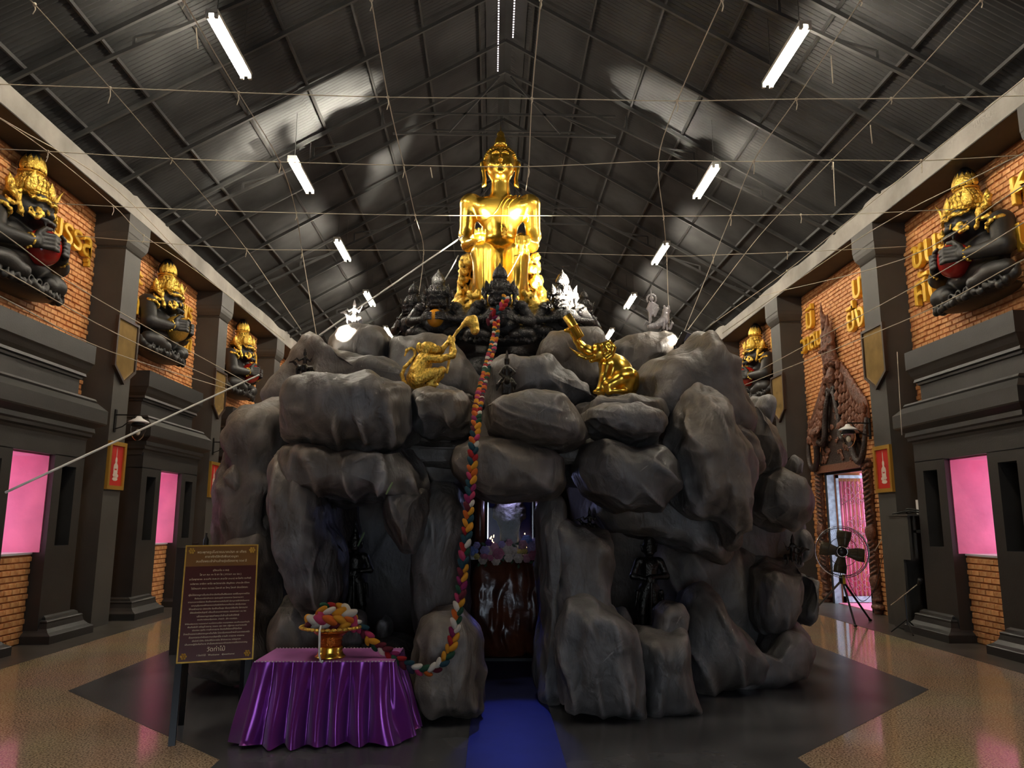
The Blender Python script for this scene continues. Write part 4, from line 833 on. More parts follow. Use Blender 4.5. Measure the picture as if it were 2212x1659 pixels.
# standing guardians with clubs inside the caves
def guardian(u, vfoot, Y, s, label, flip=1):
    q = lambda x, y, w=0: (u+flip*x*s, vfoot-y*s, w*s)
    L = [('c', [q(-14, 4, 4), q(-15, 44, 2), q(-8, 92, 0)], [7*s, 11*s, 14*s]), ('c', [q(14, 4, 4), q(15, 44, 2), q(8, 92, 0)], [7*s, 11*s, 14*s]), ('c', [q(-14, 3, 4), q(-20, 2, 16)], [6*s, 5*s]), ('c', [q(14, 3, 4), q(20, 2, 16)], [6*s, 5*s]),
      ('e', q(0, 98), (22*s, 14*s, 14*s)), ('c', [q(0, 104), q(0, 146)], [16*s, 20*s]), ('e', q(-18, 156), (11*s, 9*s, 10*s)), ('e', q(18, 156), (11*s, 9*s, 10*s)), ('c', [q(0, 158), q(0, 172)], [8*s, 8*s]), ('e', q(0, 180, 2), (13*s, 13*s, 13*s)), ('e', q(0, 174, 10), (9*s, 6*s, 6*s)),
      ('c', [q(0, 190), q(0, 200), q(0, 206), q(0, 216), q(0, 240)], [14*s, 11*s, 9*s, 6*s, .8*s], 2), ('c', [q(-14, 178), q(-18, 192)], [3*s, 1*s]), ('c', [q(14, 178), q(18, 192)], [3*s, 1*s]),
      ('c', [q(-24, 154, 2), q(-36, 124, 6), q(-6, 118, 20)], [8*s, 7*s, 5*s]), ('c', [q(24, 154, 2), q(36, 124, 6), q(6, 122, 20)], [8*s, 7*s, 5*s]), ('e', q(0, 120, 22), (8*s, 7*s, 6*s)), ('c', [q(-26, 90, 4), q(-30, 60, 4)], [5*s, 2*s]), ('c', [q(26, 90, 4), q(30, 60, 4)], [5*s, 2*s])]
    for i in range(4): L.append(('c', [q(-7+4*i, 122, 24), q(-8+4*i, 112, 27)], [2.2*s, 1.8*s], 1))
    return fig('guardian_statue', Y, L, 'bronze', label, res=max(.9, s*1.1), k=3*s, group='cave guardians with clubs',
      parts=[('club', [('c', [q(0, 112, 24), q(0, 80, 24), q(0, 2, 22)], [3*s, 3*s, 5*s])], 'bronze')])
guardian(768, 1345, 7.7, .92, 'dark crowned guardian leaning on a club in the left cave')
guardian(1402, 1368, 7.55, 1.0, 'dark crowned guardian leaning on a club in the right cave, on the stone block')

# ------------------------------------------------------------------ carved doorway on the right wall
cg = thing('carved_doorway', (6.3, 14.2, 0), 'brown carved teak gable and posts framing the doorway in the right wall', 'doorway')
def W(y, z, d=0): return (6.35-d, y, z)
yc = 14.19
def gab(P): return .012*fbm(P*24, 3)
# pediment panel with carving
pan = [(yc-.86, 2.50), (yc+.86, 2.50), (yc+.84, 2.75), (yc+.62, 3.2), (yc+.30, 3.72), (yc, 4.05), (yc-.30, 3.72), (yc-.62, 3.2), (yc-.84, 2.75)]
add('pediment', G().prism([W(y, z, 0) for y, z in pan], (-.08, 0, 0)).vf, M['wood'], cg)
rs2 = random.Random(5); sw_ = []
for i in range(46):
    y = yc+rs2.uniform(-.7, .7); z = 2.62+rs2.uniform(0, 1.1)*(1-abs(y-yc)/.9); r = rs2.uniform(.035, .07); h = rs2.choice((-1, 1))
    sw_ += chain([W(y+h*r*(1-.75*t)*math.cos(7*t), z+r*(1-.75*t)*math.sin(7*t), .09) for t in np.linspace(0, 1, 7)], [.016]*7)
add('scroll_carving', sculpt(sw_, .013, .008), M['wood'], cg, True, kind='stuff')
# sweeping naga rails
for s in (-1, 1):
    P = cr([W(yc+s*.10, 3.95, .14), W(yc+s*.20, 3.70, .16), W(yc+s*.30, 3.40, .16), W(yc+s*.34, 3.12, .17), W(yc+s*.46, 3.0, .17), W(yc+s*.62, 3.06, .18), W(yc+s*.70, 2.95, .18), W(yc+s*.78, 2.70, .16), W(yc+s*.95, 2.55, .16), W(yc+s*1.12, 2.68, .16), W(yc+s*1.2, 3.0, .14), W(yc+s*1.22, 3.3, .10)], 5)
    n = len(P); add('naga_rail', G().tube(P, .035+.03*np.sin(np.linspace(.2, PI, n)), 8).vf, M['wood'], cg, True)
    add('volute', G().tube([W(yc+s*(.10+.09*(1-.8*t)*math.cos(8*t)), 3.95+.09*(1-.8*t)*math.sin(8*t), .15) for t in np.linspace(0, 1, 20)], .028, 7).vf, M['wood'], cg, True)
    add('naga_head', sculpt(chain([W(yc+s*.50, 3.30, .2), W(yc+s*.62, 3.22, .26), W(yc+s*.66, 3.02, .2)], [.05, .09, .05])+chain([W(yc+s*.5, 3.3, .2), W(yc+s*.42, 3.2, .28)], [.05, .015]), .016, .02, gab), M['wood'], cg, True)
    # stepped cascade of finials climbing to the centre
    for r in range(9):
        for q in range(4):
            t = r/8; y = yc+s*(.28+.86*t)+s*.0*q; z = 4.42-1.05*math.sin(t*PI/2)**.8-.20*q*(1-.2*t)+(.10*t*t)
            if z < 3.0: continue
            rr_ = .052
            add('finial_bud', G().lathe([(rr_*.6, -.09), (rr_, -.05), (rr_*.8, .0), (rr_*1.1, .03), (rr_*.5, .07), (.004, .12)], W(y, z, .10+.02*q), 8).vf, M['wood'], cg, True)
    add('cascade_back', sculpt([ell(W(yc+s*(.30+.1*i), 4.15-.10*i, .04), (.05, .09, .34)) for i in range(9)], .03, .04, gab), M['wood'], cg, True)
    # carved post beside the opening
    py = yc+s*1.0
    L = [cap(W(py, .05, .03), W(py, 2.55, .03), .085, .075)]
    for i in range(26): L += chain([W(py-s*.09, .35+i*.085, .08), W(py, .40+i*.085, .125), W(py+s*.09, .46+i*.085, .08)], [.016, .024, .012])
    L += [ell(W(py, 1.35, .08), (.07, .13, .15)), ell(W(py, .55, .08), (.06, .13, .13)), ell(W(py, .12, .04), (.10, .15, .06)), ell(W(py, .24, .05), (.07, .12, .04)), ell(W(py, 2.5, .05), (.08, .13, .06))]
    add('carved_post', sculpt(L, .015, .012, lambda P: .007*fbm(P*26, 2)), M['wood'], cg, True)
add('crest', sculpt(chain([W(yc, 3.9, .10), W(yc, 4.2, .13), W(yc, 4.45, .08)], [.03, .11, .05])+[ell(W(yc, 4.5, .1), (.1, .24, .04))], .016, .02, gab), M['wood'], cg, True)
for s, h in ((-1, 5.15), (0, 5.35), (1, 5.1)):
    y = yc+.02+s*.13
    L = chain([W(y, 4.5, .1), W(y, 4.8, .13), W(y, 5.0, .12)], [.09, .08, .07])+[ell(W(y, 5.0+.06, .13), (.07, .07, .09))]+chain([W(y, 5.1, .12), W(y, h+.1, .10)], [.06, .015])+chain([W(y-.07, 4.85, .16), W(y+.05, 4.75, .22)], [.035, .03])
    add('worshipping_figure', sculpt(L, .016, .02, gab), M['wood'], cg, True)
add('naga_hood', sculpt(chain([W(yc+.16, 4.6, .06), W(yc+.18, 5.1, .06), W(yc+.10, 5.36, .12), W(yc+.17, 5.52, .14), W(yc+.17, 5.78, .14)], [.09, .10, .07, .035, .006]), .018, .02, gab), M['wood'], cg, True)
add('lintel', G().box(W(yc-.88, 2.47, .10), W(yc+.88, 2.60, -.0)).vf, M['wood'], cg)

# ------------------------------------------------------------------ raised lettering, plaques, pictures and lamps
def textmesh(s, size, ext=0, res=2, align='CENTER', bev=0):
    c = bpy.data.curves.new('t', 'FONT'); c.body = s; c.size = size; c.extrude = ext; c.resolution_u = res; c.align_x = align; c.bevel_depth = bev; c.bevel_resolution = 0
    o = bpy.data.objects.new('t', c); COL.objects.link(o); dg = bpy.context.evaluated_depsgraph_get(); dg.update()
    me = bpy.data.meshes.new_from_object(o.evaluated_get(dg)); v = np.empty(len(me.vertices)*3); me.vertices.foreach_get('co', v)
    f = [tuple(p.vertices) for p in me.polygons]; bpy.data.objects.remove(o); bpy.data.curves.remove(c); bpy.data.meshes.remove(me); return v.reshape(-1, 3), f
def bold(s, size, ext):                                   # thicken the strokes of the letters
    v, f = textmesh(s, size, ext, 2, bev=size*.016); return v, f
def wallword(s, sx, y, z, size, label):
    v, f = bold(s, size, .035); v = np.stack([sx*(6.30-0*v[:, 0])-sx*v[:, 2], y+(v[:, 0] if sx < 0 else -v[:, 0]), z+v[:, 1]], 1)
    if sx < 0: pass
    return add('wall_lettering', (v, f), M['goldpaint'], label=label, cat='lettering', group='gold letters on the brick walls')
lw = 'gold raised Thai letters '
wallword('บรรลุ', -1, 10.74, 5.42, .52, lw+'on the left brick wall, right of the nearest demon relief'[:60])
wallword('ผู้', -1, 8.7, 5.5, .5, lw+'at the left edge of the photo')
wallword('ชนะ', -1, 12.62, 5.50, .5, lw+'on the second left bay, upper row beside the column')
wallword('โชค', -1, 12.60, 5.0, .5, lw+'on the second left bay, lower row beside the column')
wallword('พร', -1, 14.95, 5.45, .5, lw+'on the second left bay, upper row beyond the demon')
wallword('ลาภ', -1, 14.95, 4.85, .5, lw+'on the second left bay, lower row beyond the demon')
wallword('ลาภ', -1, 19.2, 5.45, .5, lw+'on the third left bay, upper row, small and far')
wallword('ผล', -1, 19.2, 4.9, .5, lw+'on the third left bay, lower row, small and far')
wallword('ชนะ', 1, 10.75, 5.35, .62, lw+'reading upper row left of the nearest right demon')
wallword('ศัตรู', 1, 10.70, 4.78, .62, lw+'reading lower row left of the nearest right demon')
wallword('หมู่', 1, 8.55, 5.42, .62, lw+'at the right edge of the photo, upper row')
wallword('มาร', 1, 8.45, 4.82, .62, lw+'at the right edge of the photo, lower row')
wallword('มี', 1, 15.1, 5.42, .6, lw+'above the carved doorway, upper row, left')
wallword('วาสนา', 1, 14.95, 4.98, .52, lw+'above the carved doorway, lower row, left')
wallword('บารมี', 1, 12.55, 5.45, .62, lw+'beside the near column above the doorway, upper row')
wallword('ยิ่งใหญ่', 1, 12.6, 4.92, .62, lw+'beside the near column above the doorway, lower row')
wallword('แคล้ว', 1, 19.0, 5.2, .5, lw+'left of the farthest right demon')
wallword('ปลอด', 1, 16.7, 5.45, .5, lw+'right of the farthest right demon')
def plaque(sx, y, lab):
    z0, z1, zt = 3.82, 4.60, 3.58
    o = [(y-.35, z1), (y+.35, z1), (y+.35, z0), (y, zt), (y-.35, z0)]; i_ = [(y-.31, z1-.04), (y+.31, z1-.04), (y+.31, z0+.02), (y, zt+.055), (y-.31, z0+.02)]
    t = thing('wall_plaque', (sx*5.88, y, zt), lab, 'plaque', 'shield plaques on the columns'); g = G()
    n = 5; v = [(sx*5.9, a, b) for a, b in o]+[(sx*5.85, a, b) for a, b in o]+[(sx*5.85, a, b) for a, b in i_]+[(sx*5.875, a, b) for a, b in i_]
    f = [(k*n+j, k*n+(j+1) % n, (k+1)*n+(j+1) % n, (k+1)*n+j) for k in range(3) for j in range(n)]
    add('frame', (v, f), M['darkframe'], t); add('panel', G().prism([(sx*5.876, a, b) for a, b in i_], (sx*.01, 0, 0)).vf, M['plaque'], t)
for sx, k, lb in ((-1, 2, 'pointed bronze plaque in a dark frame on the nearest left column'), (-1, 3, 'pointed bronze plaque in a dark frame on the second left column'), (1, 2, 'pointed bronze plaque in a dark frame on the nearest right column'), (1, 3, 'pointed bronze plaque in a dark frame on the farther right column')):
    plaque(sx, COLY[k]+.24, lb)
def picture(sx, y, lab):
    t = thing('framed_picture', (sx*5.87, y, 2.0), lab, 'picture', 'red framed pictures on the columns'); z0, z1 = 1.98, 2.70; g = G()
    def bx(y0, y1, a, b, d0, d1): x = sorted((sx*(5.9-d0), sx*(5.9-d1))); return (x[0], y+y0, a), (x[1], y+y1, b)
    for q in ((-.26, -.20, z0, z1), (.20, .26, z0, z1), (-.2, .2, z0, z0+.06), (-.2, .2, z1-.06, z1)): g.box(*bx(*q, 0, .045))
    add('frame', g.vf, M['frame'], t); add('print', G().box(*bx(-.2, .2, z0+.06, z1-.06, 0, .02)).vf, M['red'], t)
    g = G(); X = sx*(5.9-.022)
    for (dy, dz, ry, rz_) in ((0, .52, .012, .10), (0, .42, .035, .05), (0, .34, .05, .05), (-.05, .30, .02, .06), (.05, .30, .02, .06), (0, .24, .07, .035), (-.03, .20, .05, .03), (.05, .19, .05, .03), (0, .14, .085, .03)): g.ell((X, y+dy, z0+dz+.02), (.002, ry, rz_), 12, 6)
    add('printed_figure', g.vf, M['pale'], t)
picture(-1, COLY[2]+.27, 'red picture with a pale seated figure in a gilt frame, nearest left column')
picture(1, COLY[2]+.25, 'red picture with a pale seated figure in a gilt frame, nearest right column')
picture(-1, COLY[3]+.27, 'red framed picture half hidden by the rock, second left column')
def wlamp(sx, y, lab):
    t = thing('wall_lamp', (sx*5.88, y, 2.8), lab, 'lamp', 'bracket lamps on the columns'); x = lambda d: sx*(5.9-d); Y = y
    add('bracket', G().tube([(x(0), Y, 3.10), (x(.36), Y, 3.10)], .012, 6).tube([(x(0), Y, 2.88), (x(.12), Y, 2.92), (x(.24), Y, 3.02), (x(.30), Y, 3.10)], .009, 6).box((min(x(0), x(.015)), Y-.03, 2.84), (max(x(0), x(.015)), Y+.03, 3.18)).vf, M['metalblack'], t)
    c = (x(.36), Y, 0)
    add('lamp_shade', G().lathe([(.03, 3.08), (.05, 3.05), (.14, 3.0), (.15, 2.985), (.05, 2.98)], c, 20).vf, M['white'], t, True)
    add('gallery', G().lathe([(.09, 2.975), (.11, 2.95), (.11, 2.93), (.08, 2.92)], c, 18).vf, M['metalblack'], t, True)
    add('glass_bowl', G().lathe([(.105, 2.93), (.105, 2.86), (.08, 2.77), (.04, 2.72), (.005, 2.705)], c, 18).vf, M['glass'], t, True)
    add('bulb', G().ell((c[0], Y, 2.84), (.035, .035, .05)).vf, M['bulb'], t, True)
wlamp(-1, COLY[2]+.15, 'unlit bracket lamp with a glass bowl, nearest left column')
wlamp(1, COLY[2]+.62, 'unlit bracket lamp with a glass bowl, nearest right column')
wlamp(-1, COLY[3]+.15, 'unlit bracket lamp beside the rock, second left column')

# ------------------------------------------------------------------ strings under the roof
ZS = 5.6
def S(u, v): return at(u, v, ZS, 'Z')
def string(pts, label, r=.0052, knots=(), m='string', name='ceiling_string'):
    P = cr(pts, 5) if len(pts) > 2 else np.array([pts[0]+(pts[1]-pts[0])*t for t in np.linspace(0, 1, 6)])
    t = thing(name, P[len(P)//2], label, 'string', 'white strings strung under the roof')
    add('cord', G().tube(P, r, 5).vf, M[m], t, True)
    for q in knots:
        q = np.array(q); L = .05+.12*RNG.random()
        add('knot', G().ell(q, (.016, .016, .018), 6, 5).tube([q, q+[.008, .004, -L*.5], q+[-.006, 0, -L]], .005, 4).vf, M[m], t)
    return t
CR = [[(-60, 179), (0, 182), (238, 190), (515, 200), (838, 210), (1149, 213), (1463, 218), (1720, 214), (1925, 213), (2212, 207), (2262, 205)],
      [(-80, 318), (0, 322), (103, 327), (370, 343), (605, 350), (872, 357), (1142, 360), (1422, 348), (1628, 349), (1797, 346), (1990, 347), (2212, 335), (2292, 330)],
      [(-60, 430), (0, 433), (245, 446), (467, 455), (640, 460), (897, 465), (1140, 466), (1433, 467), (1578, 466), (1730, 464), (1850, 462), (2212, 445)],
      [(150, 508), (310, 522), (532, 538), (652, 540), (915, 541), (1140, 545), (1440, 553), (1540, 551), (1700, 545), (1860, 538), (1960, 532)]]
for i, c in enumerate(CR): string([S(*p) for p in c], f'white string across the hall under the roof, {["nearest", "second", "third", "farthest"][i]} of the four crossing ones', knots=[S(*p) for p in c[2:-2]])
LG = [('leftmost, running above the left beam', [(-80, 203), (103, 327), (245, 444), (310, 508), (430, 590)], [(615, 735, 11.0)]),
  ('second from the left', [(30, -30), (75, 10), (238, 190), (370, 343), (467, 455), (532, 538)], [(650, 712, 8.6)]),
  ('touching the left lights', [(370, -60), (397, 0), (515, 200), (605, 350), (640, 460), (652, 540)], [(684, 727, 9.0)]),
  ('left of the gilded statue', [(795, -30), (802, 0), (838, 210), (872, 357), (897, 466), (915, 541)], [(900, 665, 10.4), (885, 715, 10.2)]),
  ('meeting the gilded statue at its shoulder', [(1170, -30), (1168, 0), (1149, 213), (1142, 360)], [(1136, 412, 10.6)]),
  ('right of the gilded statue', [(1575, -30), (1560, 0), (1463, 218), (1422, 348), (1433, 467), (1440, 553)], [(1443, 640, 10.5), (1446, 706, 9.5)]),
  ('passing left of the right lights', [(1875, -30), (1860, 0), (1720, 214), (1628, 348), (1578, 468)], [(1478, 716, 9.4)]),
  ('passing right of the right lights', [(2145, -30), (2120, 0), (1925, 215), (1797, 346), (1640, 510)], [(1486, 712, 9.0)]),
  ('rightmost, running above the right beam', [(2262, 130), (1990, 349), (1850, 463), (1700, 585)], [(1535, 702, 8.6)])]
for nm_, a, b in LG:
    P = [S(*p) for p in a]+[at(u, v, y) for u, v, y in b]
    string(P, f'white string running lengthwise under the roof, {nm_}', knots=[p for p in P[1:-1]][::2])
def s3(pts, lab, r=.006, m='string', name='ceiling_string'): return string([at(u, v, y) for u, v, y in pts], lab, r, m=m, name=name)
s3([(1000, 510, 10.2), (690, 724, 9.0)], 'white cord from the gilded statue\'s elbow down to the left floodlight', .011, 'cord', 'cotton_rope')
s3([(560, 810, 8.0), (12, 1064, 5.7)], 'white cord stretched from the rock toward the nearest left window', .010, 'cord', 'cotton_rope')
s3([(990, 552, 10.2), (960, 605, 10.0), (885, 716, 9.9)], 'white cord from the gilded statue\'s lap to the black demon at left', .009, 'cord', 'cotton_rope')
s3([(1128, 540, 10.0), (1100, 592, 9.7), (1082, 612, 9.4)], 'thin cord from the gilded statue\'s hanging hand to the middle demon', .005)
LL = [((0, 255, 7.2), (250, 408, 10), (430, 590, 14), 'highest'), ((0, 500, 6.5), (200, 640, 9.5), (540, 830, 13.5), 'second'), ((0, 580, 6.5), (260, 725, 9.5), (500, 835, 13.5), 'third'), ((0, 640, 6.5), (240, 760, 9.5), (490, 840, 13.5), 'lowest')]
for a, b, c, nm_ in LL: s3([a, b, c], f'white string slanting past the left wall demons, {nm_} of four')
RL = [((2212, 560, 6.8), (1960, 690, 9.5), (1600, 835, 14), 'lowest'), ((2212, 480, 6.8), (2010, 600, 9.0), (1640, 800, 13), 'third'), ((2212, 400, 6.8), (1950, 640-80, 9.5), (1640, 640, 13), 'second'), ((2212, 330, 6.8), (1880, 500, 10), (1560, 720, 11), 'highest')]
for a, b, c, nm_ in RL: s3([a, b, c], f'white string slanting past the right wall demon, {nm_} of four')
s3([(1938, 760, 9.6), (1948, 940, 9.6)], 'loose string end hanging beside the right window surround')
for u, v, y, l in ((1795, 120, 6.9, 60), (1800, 350, 9.0, 95), (930, 362, 8.3, 22), (1880, 270, 7.7, 40), (424, 60, 6.6, 45)): s3([(u, v, y), (u+2, v+l/2, y), (u+4, v+l, y)], f'loose hanging string tail {["under the near right light", "in the right middle of the roof", "with a tassel left of the statue head", "bunched near the right beam", "beside the nearest left light"][[1795,1800,930,1880,424].index(u)]}')

# ------------------------------------------------------------------ floodlights on the rock
def flood(u, v, Y, tgt, lab, power):
    P = at(u, v, Y); d = np.array(tgt)-P; d /= np.linalg.norm(d); t = thing('floodlight', P, lab, 'floodlight', 'floodlights on the rock')
    x = np.cross(d, [0, 0, 1]); x /= np.linalg.norm(x); z = np.cross(x, d)
    def bx(w, h, a, b): return G().rings([[P+x*i*w+z*j*h+d*q for i, j in ((-1, -1), (1, -1), (1, 1), (-1, 1))] for q in (a, b)]).vf
    add('housing', bx(.13, .10, -.07, .0), M['metalblack'], t); add('lens', bx(.11, .08, 0, .012), M['floodlens'], t)
    add('stand', G().tube([P-z*.1-x*.14, P-z*.2, P-z*.1+x*.14], .01, 6).vf, M['metalblack'], t)
    l = bpy.data.lights.new('flood_beam', 'AREA'); l.shape = 'RECTANGLE'; l.size = .2; l.size_y = .15; l.energy = power; l.color = (1, .93, .78); l.spread = .5
    o = bpy.data.objects.new('flood_beam', l); COL.objects.link(o); o.location = Vector(P+d*.03); o.rotation_euler = Vector(d).to_track_quat('-Z', 'Y').to_euler()
M['floodlens'] = mat('floodlight_lens', (1, 1, 1), .3, emit=((1, .95, .85), 30))
flood(693, 745, 8.35, (-.1, 10.4, 5.3), 'black floodlight with a glowing lens, in the notch of the left rear rock', FLOOD)
flood(1478, 735, 8.5, (-.1, 10.4, 5.3), 'black floodlight leaning on the right rock peak', FLOOD)

# ------------------------------------------------------------------ braided garland of coloured wool
wool = [mat('wool_'+n, c, .9, var=.12, scale=30, bump=.5, bscale=70) for n, c in (('red', (.36, .008, .010)), ('maroon', (.12, .006, .018)), ('orange', (.65, .13, .01)), ('yellow', (.70, .30, .015)), ('green', (.006, .06, .028)), ('teal', (.006, .05, .07)), ('pink', (.50, .04, .12)), ('white', (.66, .60, .50)), ('navy', (.02, .02, .05)), ('magenta', (.24, .008, .09)))]
order = [0, 4, 3, 1, 6, 5, 2, 9, 7, 0, 4, 2, 1, 3, 8, 6, 7, 5, 0, 9, 3, 4]
tuft = {}
def tuftmesh(ci):
    if ci not in tuft:
        v, f = G().ell((0, 0, 0), (1, 1, 1), 10, 8).vf; v = v.copy(); v[:, 0] += .25*(1-v[:, 2]**2); tuft[ci] = mesh(v, f, wool[ci], True); tuft[ci].name = 'wool_tuft'
    return tuft[ci]
def braid(P, name, label, R=.031, r=.0215, step=.031, seed=0, n=None):
    P = cr(P, 14); d = np.r_[0, np.cumsum(np.linalg.norm(np.diff(P, axis=0), axis=1))]; t = thing(name, P[0], label, 'garland')
    k = int(d[-1]/step); q = 0
    for i in range(k):
        s = (i+.5)/k*d[-1]; p = np.array([np.interp(s, d, P[:, j]) for j in range(3)]); p2 = np.array([np.interp(min(s+.02, d[-1]), d, P[:, j]) for j in range(3)]); p0 = np.array([np.interp(max(s-.02, 0), d, P[:, j]) for j in range(3)])
        T = p2-p0; T /= np.linalg.norm(T); side = np.cross(T, [0, 1, 0.05]); side /= np.linalg.norm(side); fr = np.cross(side, T)
        h = 1 if i % 2 else -1; ci = order[int(_h(i, seed, 3, 1)*21.99)]
        ax = T*1.0+side*h*-.55; ax /= np.linalg.norm(ax); bx_ = np.cross(ax, fr); bx_ /= np.linalg.norm(bx_); cx_ = np.cross(bx_, ax)
        c = p+side*h*R*.55-fr*(.006*((i//2) % 2))
        o = bpy.data.objects.new('wool_tuft', tuftmesh(ci)); COL.objects.link(o); o.parent = t; jr = r*(1+.12*math.sin(i*2.7))
        o.matrix_local = Matrix.Translation(Vector(c-np.array(t.location))) @ Matrix(((bx_[0], cx_[0], ax[0]), (bx_[1], cx_[1], ax[1]), (bx_[2], cx_[2], ax[2]))).to_4x4() @ Matrix.Diagonal((jr, jr*1.15, jr*2.0, 1))
    add('core', G().tube(P, R*.35, 8).vf, wool[1], t, True); return t
GP = [(1066, 668, 8.95), (1072, 700, 8.8), (1066, 740, 8.4), (1055, 780, 7.9), (1045, 820, 7.35), (1037, 850, 6.9), (1030, 890, 6.45), (1024, 950, 6.22), (1018, 1020, 6.12), (1012, 1100, 6.05), (1004, 1180, 6.0), (996, 1260, 5.98), (985, 1340, 5.95), (972, 1400, 5.92), (950, 1435, 5.9), (925, 1448, 5.9), (895, 1442, 5.88), (865, 1425, 5.88), (835, 1405, 5.9), (805, 1388, 5.92), (785, 1358, 5.93), (765, 1345, 5.93)]
braid([at(*p) for p in GP], 'braided_garland', 'long braided garland of coloured wool hanging from the rock top down to the table')
braid([at(u, v, y) for u, v, y in ((1092, 640, 8.95), (1088, 655, 8.85), (1074, 672, 8.8), (1060, 690, 8.85), (1056, 700, 8.85))], 'garland_knot', 'knotted loop of the coloured garland at the neck of the middle black demon', R=.033, r=.024, seed=4)

# ------------------------------------------------------------------ table, cloth, offering bowl
TZ = .55; c4 = [at(556, 1432, TZ, 'Z'), at(846, 1430, TZ, 'Z'), at(829, 1404, TZ, 'Z'), at(602, 1404, TZ, 'Z')]
tx0, tx1, ty0, ty1 = -1.86, -.88, 5.77, 6.33
tb = thing('table', (-1.37, 6.05, 0), 'low table hidden under a purple satin cloth', 'table')
add('tabletop', G().box((tx0+.01, ty0+.01, TZ-.03), (tx1-.01, ty1-.01, TZ-.004)).vf, M['darkframe'], tb)
for x in (tx0+.06, tx1-.06):
    for y in (ty0+.06, ty1-.06): add('leg', G().box((x-.02, y-.02, 0), (x+.02, y+.02, TZ-.03)).vf, M['darkframe'], tb)
cl = thing('tablecloth', (-1.37, 6.05, 0), 'shiny purple satin tablecloth pleated to the floor with a lilac top', 'tablecloth')
def ring_cloth(z, n=420):
    t = (TZ-z)/TZ; rr = []
    per = [(tx0, ty0), (tx1, ty0), (tx1, ty1), (tx0, ty1)]; L = [tx1-tx0, ty1-ty0, tx1-tx0, ty1-ty0]; tot = sum(L)
    for i in range(n):
        s = i/n*tot; k = 0
        while s > L[k]: s -= L[k]; k += 1
        a, b = np.array(per[k]), np.array(per[(k+1) % 4]); p = a+(b-a)*s/L[k]; nn = np.array([(b-a)[1], -(b-a)[0]]); nn /= np.linalg.norm(nn)
        c = np.array([(tx0+tx1)/2, (ty0+ty1)/2]); e = min(s, L[k]-s); rad = (p-c)/np.linalg.norm(p-c); w = max(0, 1-e/.14); nn = nn*(1-.6*w)+rad*.6*w
        u = i/n*tot; wob = .6*math.sin(u*9+1)+.4*math.sin(u*23); pl = abs(math.sin(u/.068*PI/2*1+wob*.5*t+.6*t*math.sin(u*5)))
        amp = .012+.038*min(1, t*2.2)
        out = .006+.10*t**1.2+.03*math.sin(u*6.3)*t+(pl-.45)*amp*1.7+.02*t*t*math.sin(u*41+z*9)
        p = p+nn*out; rr.append((p[0], p[1], max(z, .006+.012*(math.sin(u*31)+1)*(t > .97))))
    return rr
add('skirt', G().rings([ring_cloth(z) for z in (TZ, TZ-.01, TZ-.03, .48, .42, .35, .28, .21, .15, .10, .06, .03, .012)], cap=False).vf, M['purple'], cl, True)
add('top_cover', G().box((tx0-.005, ty0-.005, TZ-.002), (tx1+.005, ty1+.005, TZ+.004)).vf, M['lilac'], cl)
g = G()
for i in range(40): x = tx0+(tx1-tx0)*i/39; g.ell((x, ty0-.004, TZ+.002), (.006, .005, .005), 6, 4); g.ell((x, ty1+.004, TZ+.004), (.006, .005, .006), 6, 4)
add('pins', g.vf, M['cord'], cl, kind='stuff')
bc = at(713, 1420, 5.92); bc[2] = TZ+.004
bw = thing('offering_bowl', bc, 'footed gold and red offering bowl standing on the lilac tabletop', 'bowl')
add('foot', G().lathe([(.105, 0), (.112, .010), (.095, .025), (.088, .05), (.092, .075), (.086, .085)], bc, 32).vf, M['gold'], bw, True)
add('stem', G().lathe([(.086, .085), (.080, .095), (.086, .11), (.078, .12), (.09, .14), (.084, .15), (.105, .165), (.125, .18), (.13, .19)], bc, 32).vf, M['copper'], bw, True)
add('rim', G().lathe([(.12, .186), (.18, .20), (.215, .215), (.19, .22), (.02, .21)], bc, 40).vf, M['gold'], bw, True)
g = G()
for i in range(34): a = i/34*2*PI; g.ell(bc+[.212*math.cos(a), .212*math.sin(a), .218], (.022, .022, .013), 6, 4)
add('rim_petals', g.vf, M['gold2'], bw, True)
bb = bc+[0, 0, .25]
braid([bb+[.165*math.cos(a)+.0, .12*math.sin(a), 0.00] for a in np.linspace(.2, 5.9, 14)]+[bb+[.14, -.06, .05], bb+[.03, -.08, .065], bb+[-.08, -.03, .075], bb+[-.06, .06, .075], bb+[.04, .07, .075], bb+[.11, .0, .07]], 'coiled_garland', 'coiled end of the coloured wool garland heaped on the offering bowl', R=.040, r=.029, step=.034, seed=3)
tl = thing('cord_tassel', bc+[-.03, -.16, .0], 'short white cord tassel hanging over the front of the offering bowl', 'tassel')
add('cord', G().tube([bc+[-.035, -.20, .25], bc+[-.035, -.232, .2], bc+[-.03, -.232, .05], bc+[-.02, -.225, .012], bc+[-.005, -.235, .012]], [.007, .008, .007, .008, .012], 6).vf, M['cord'], tl, True)

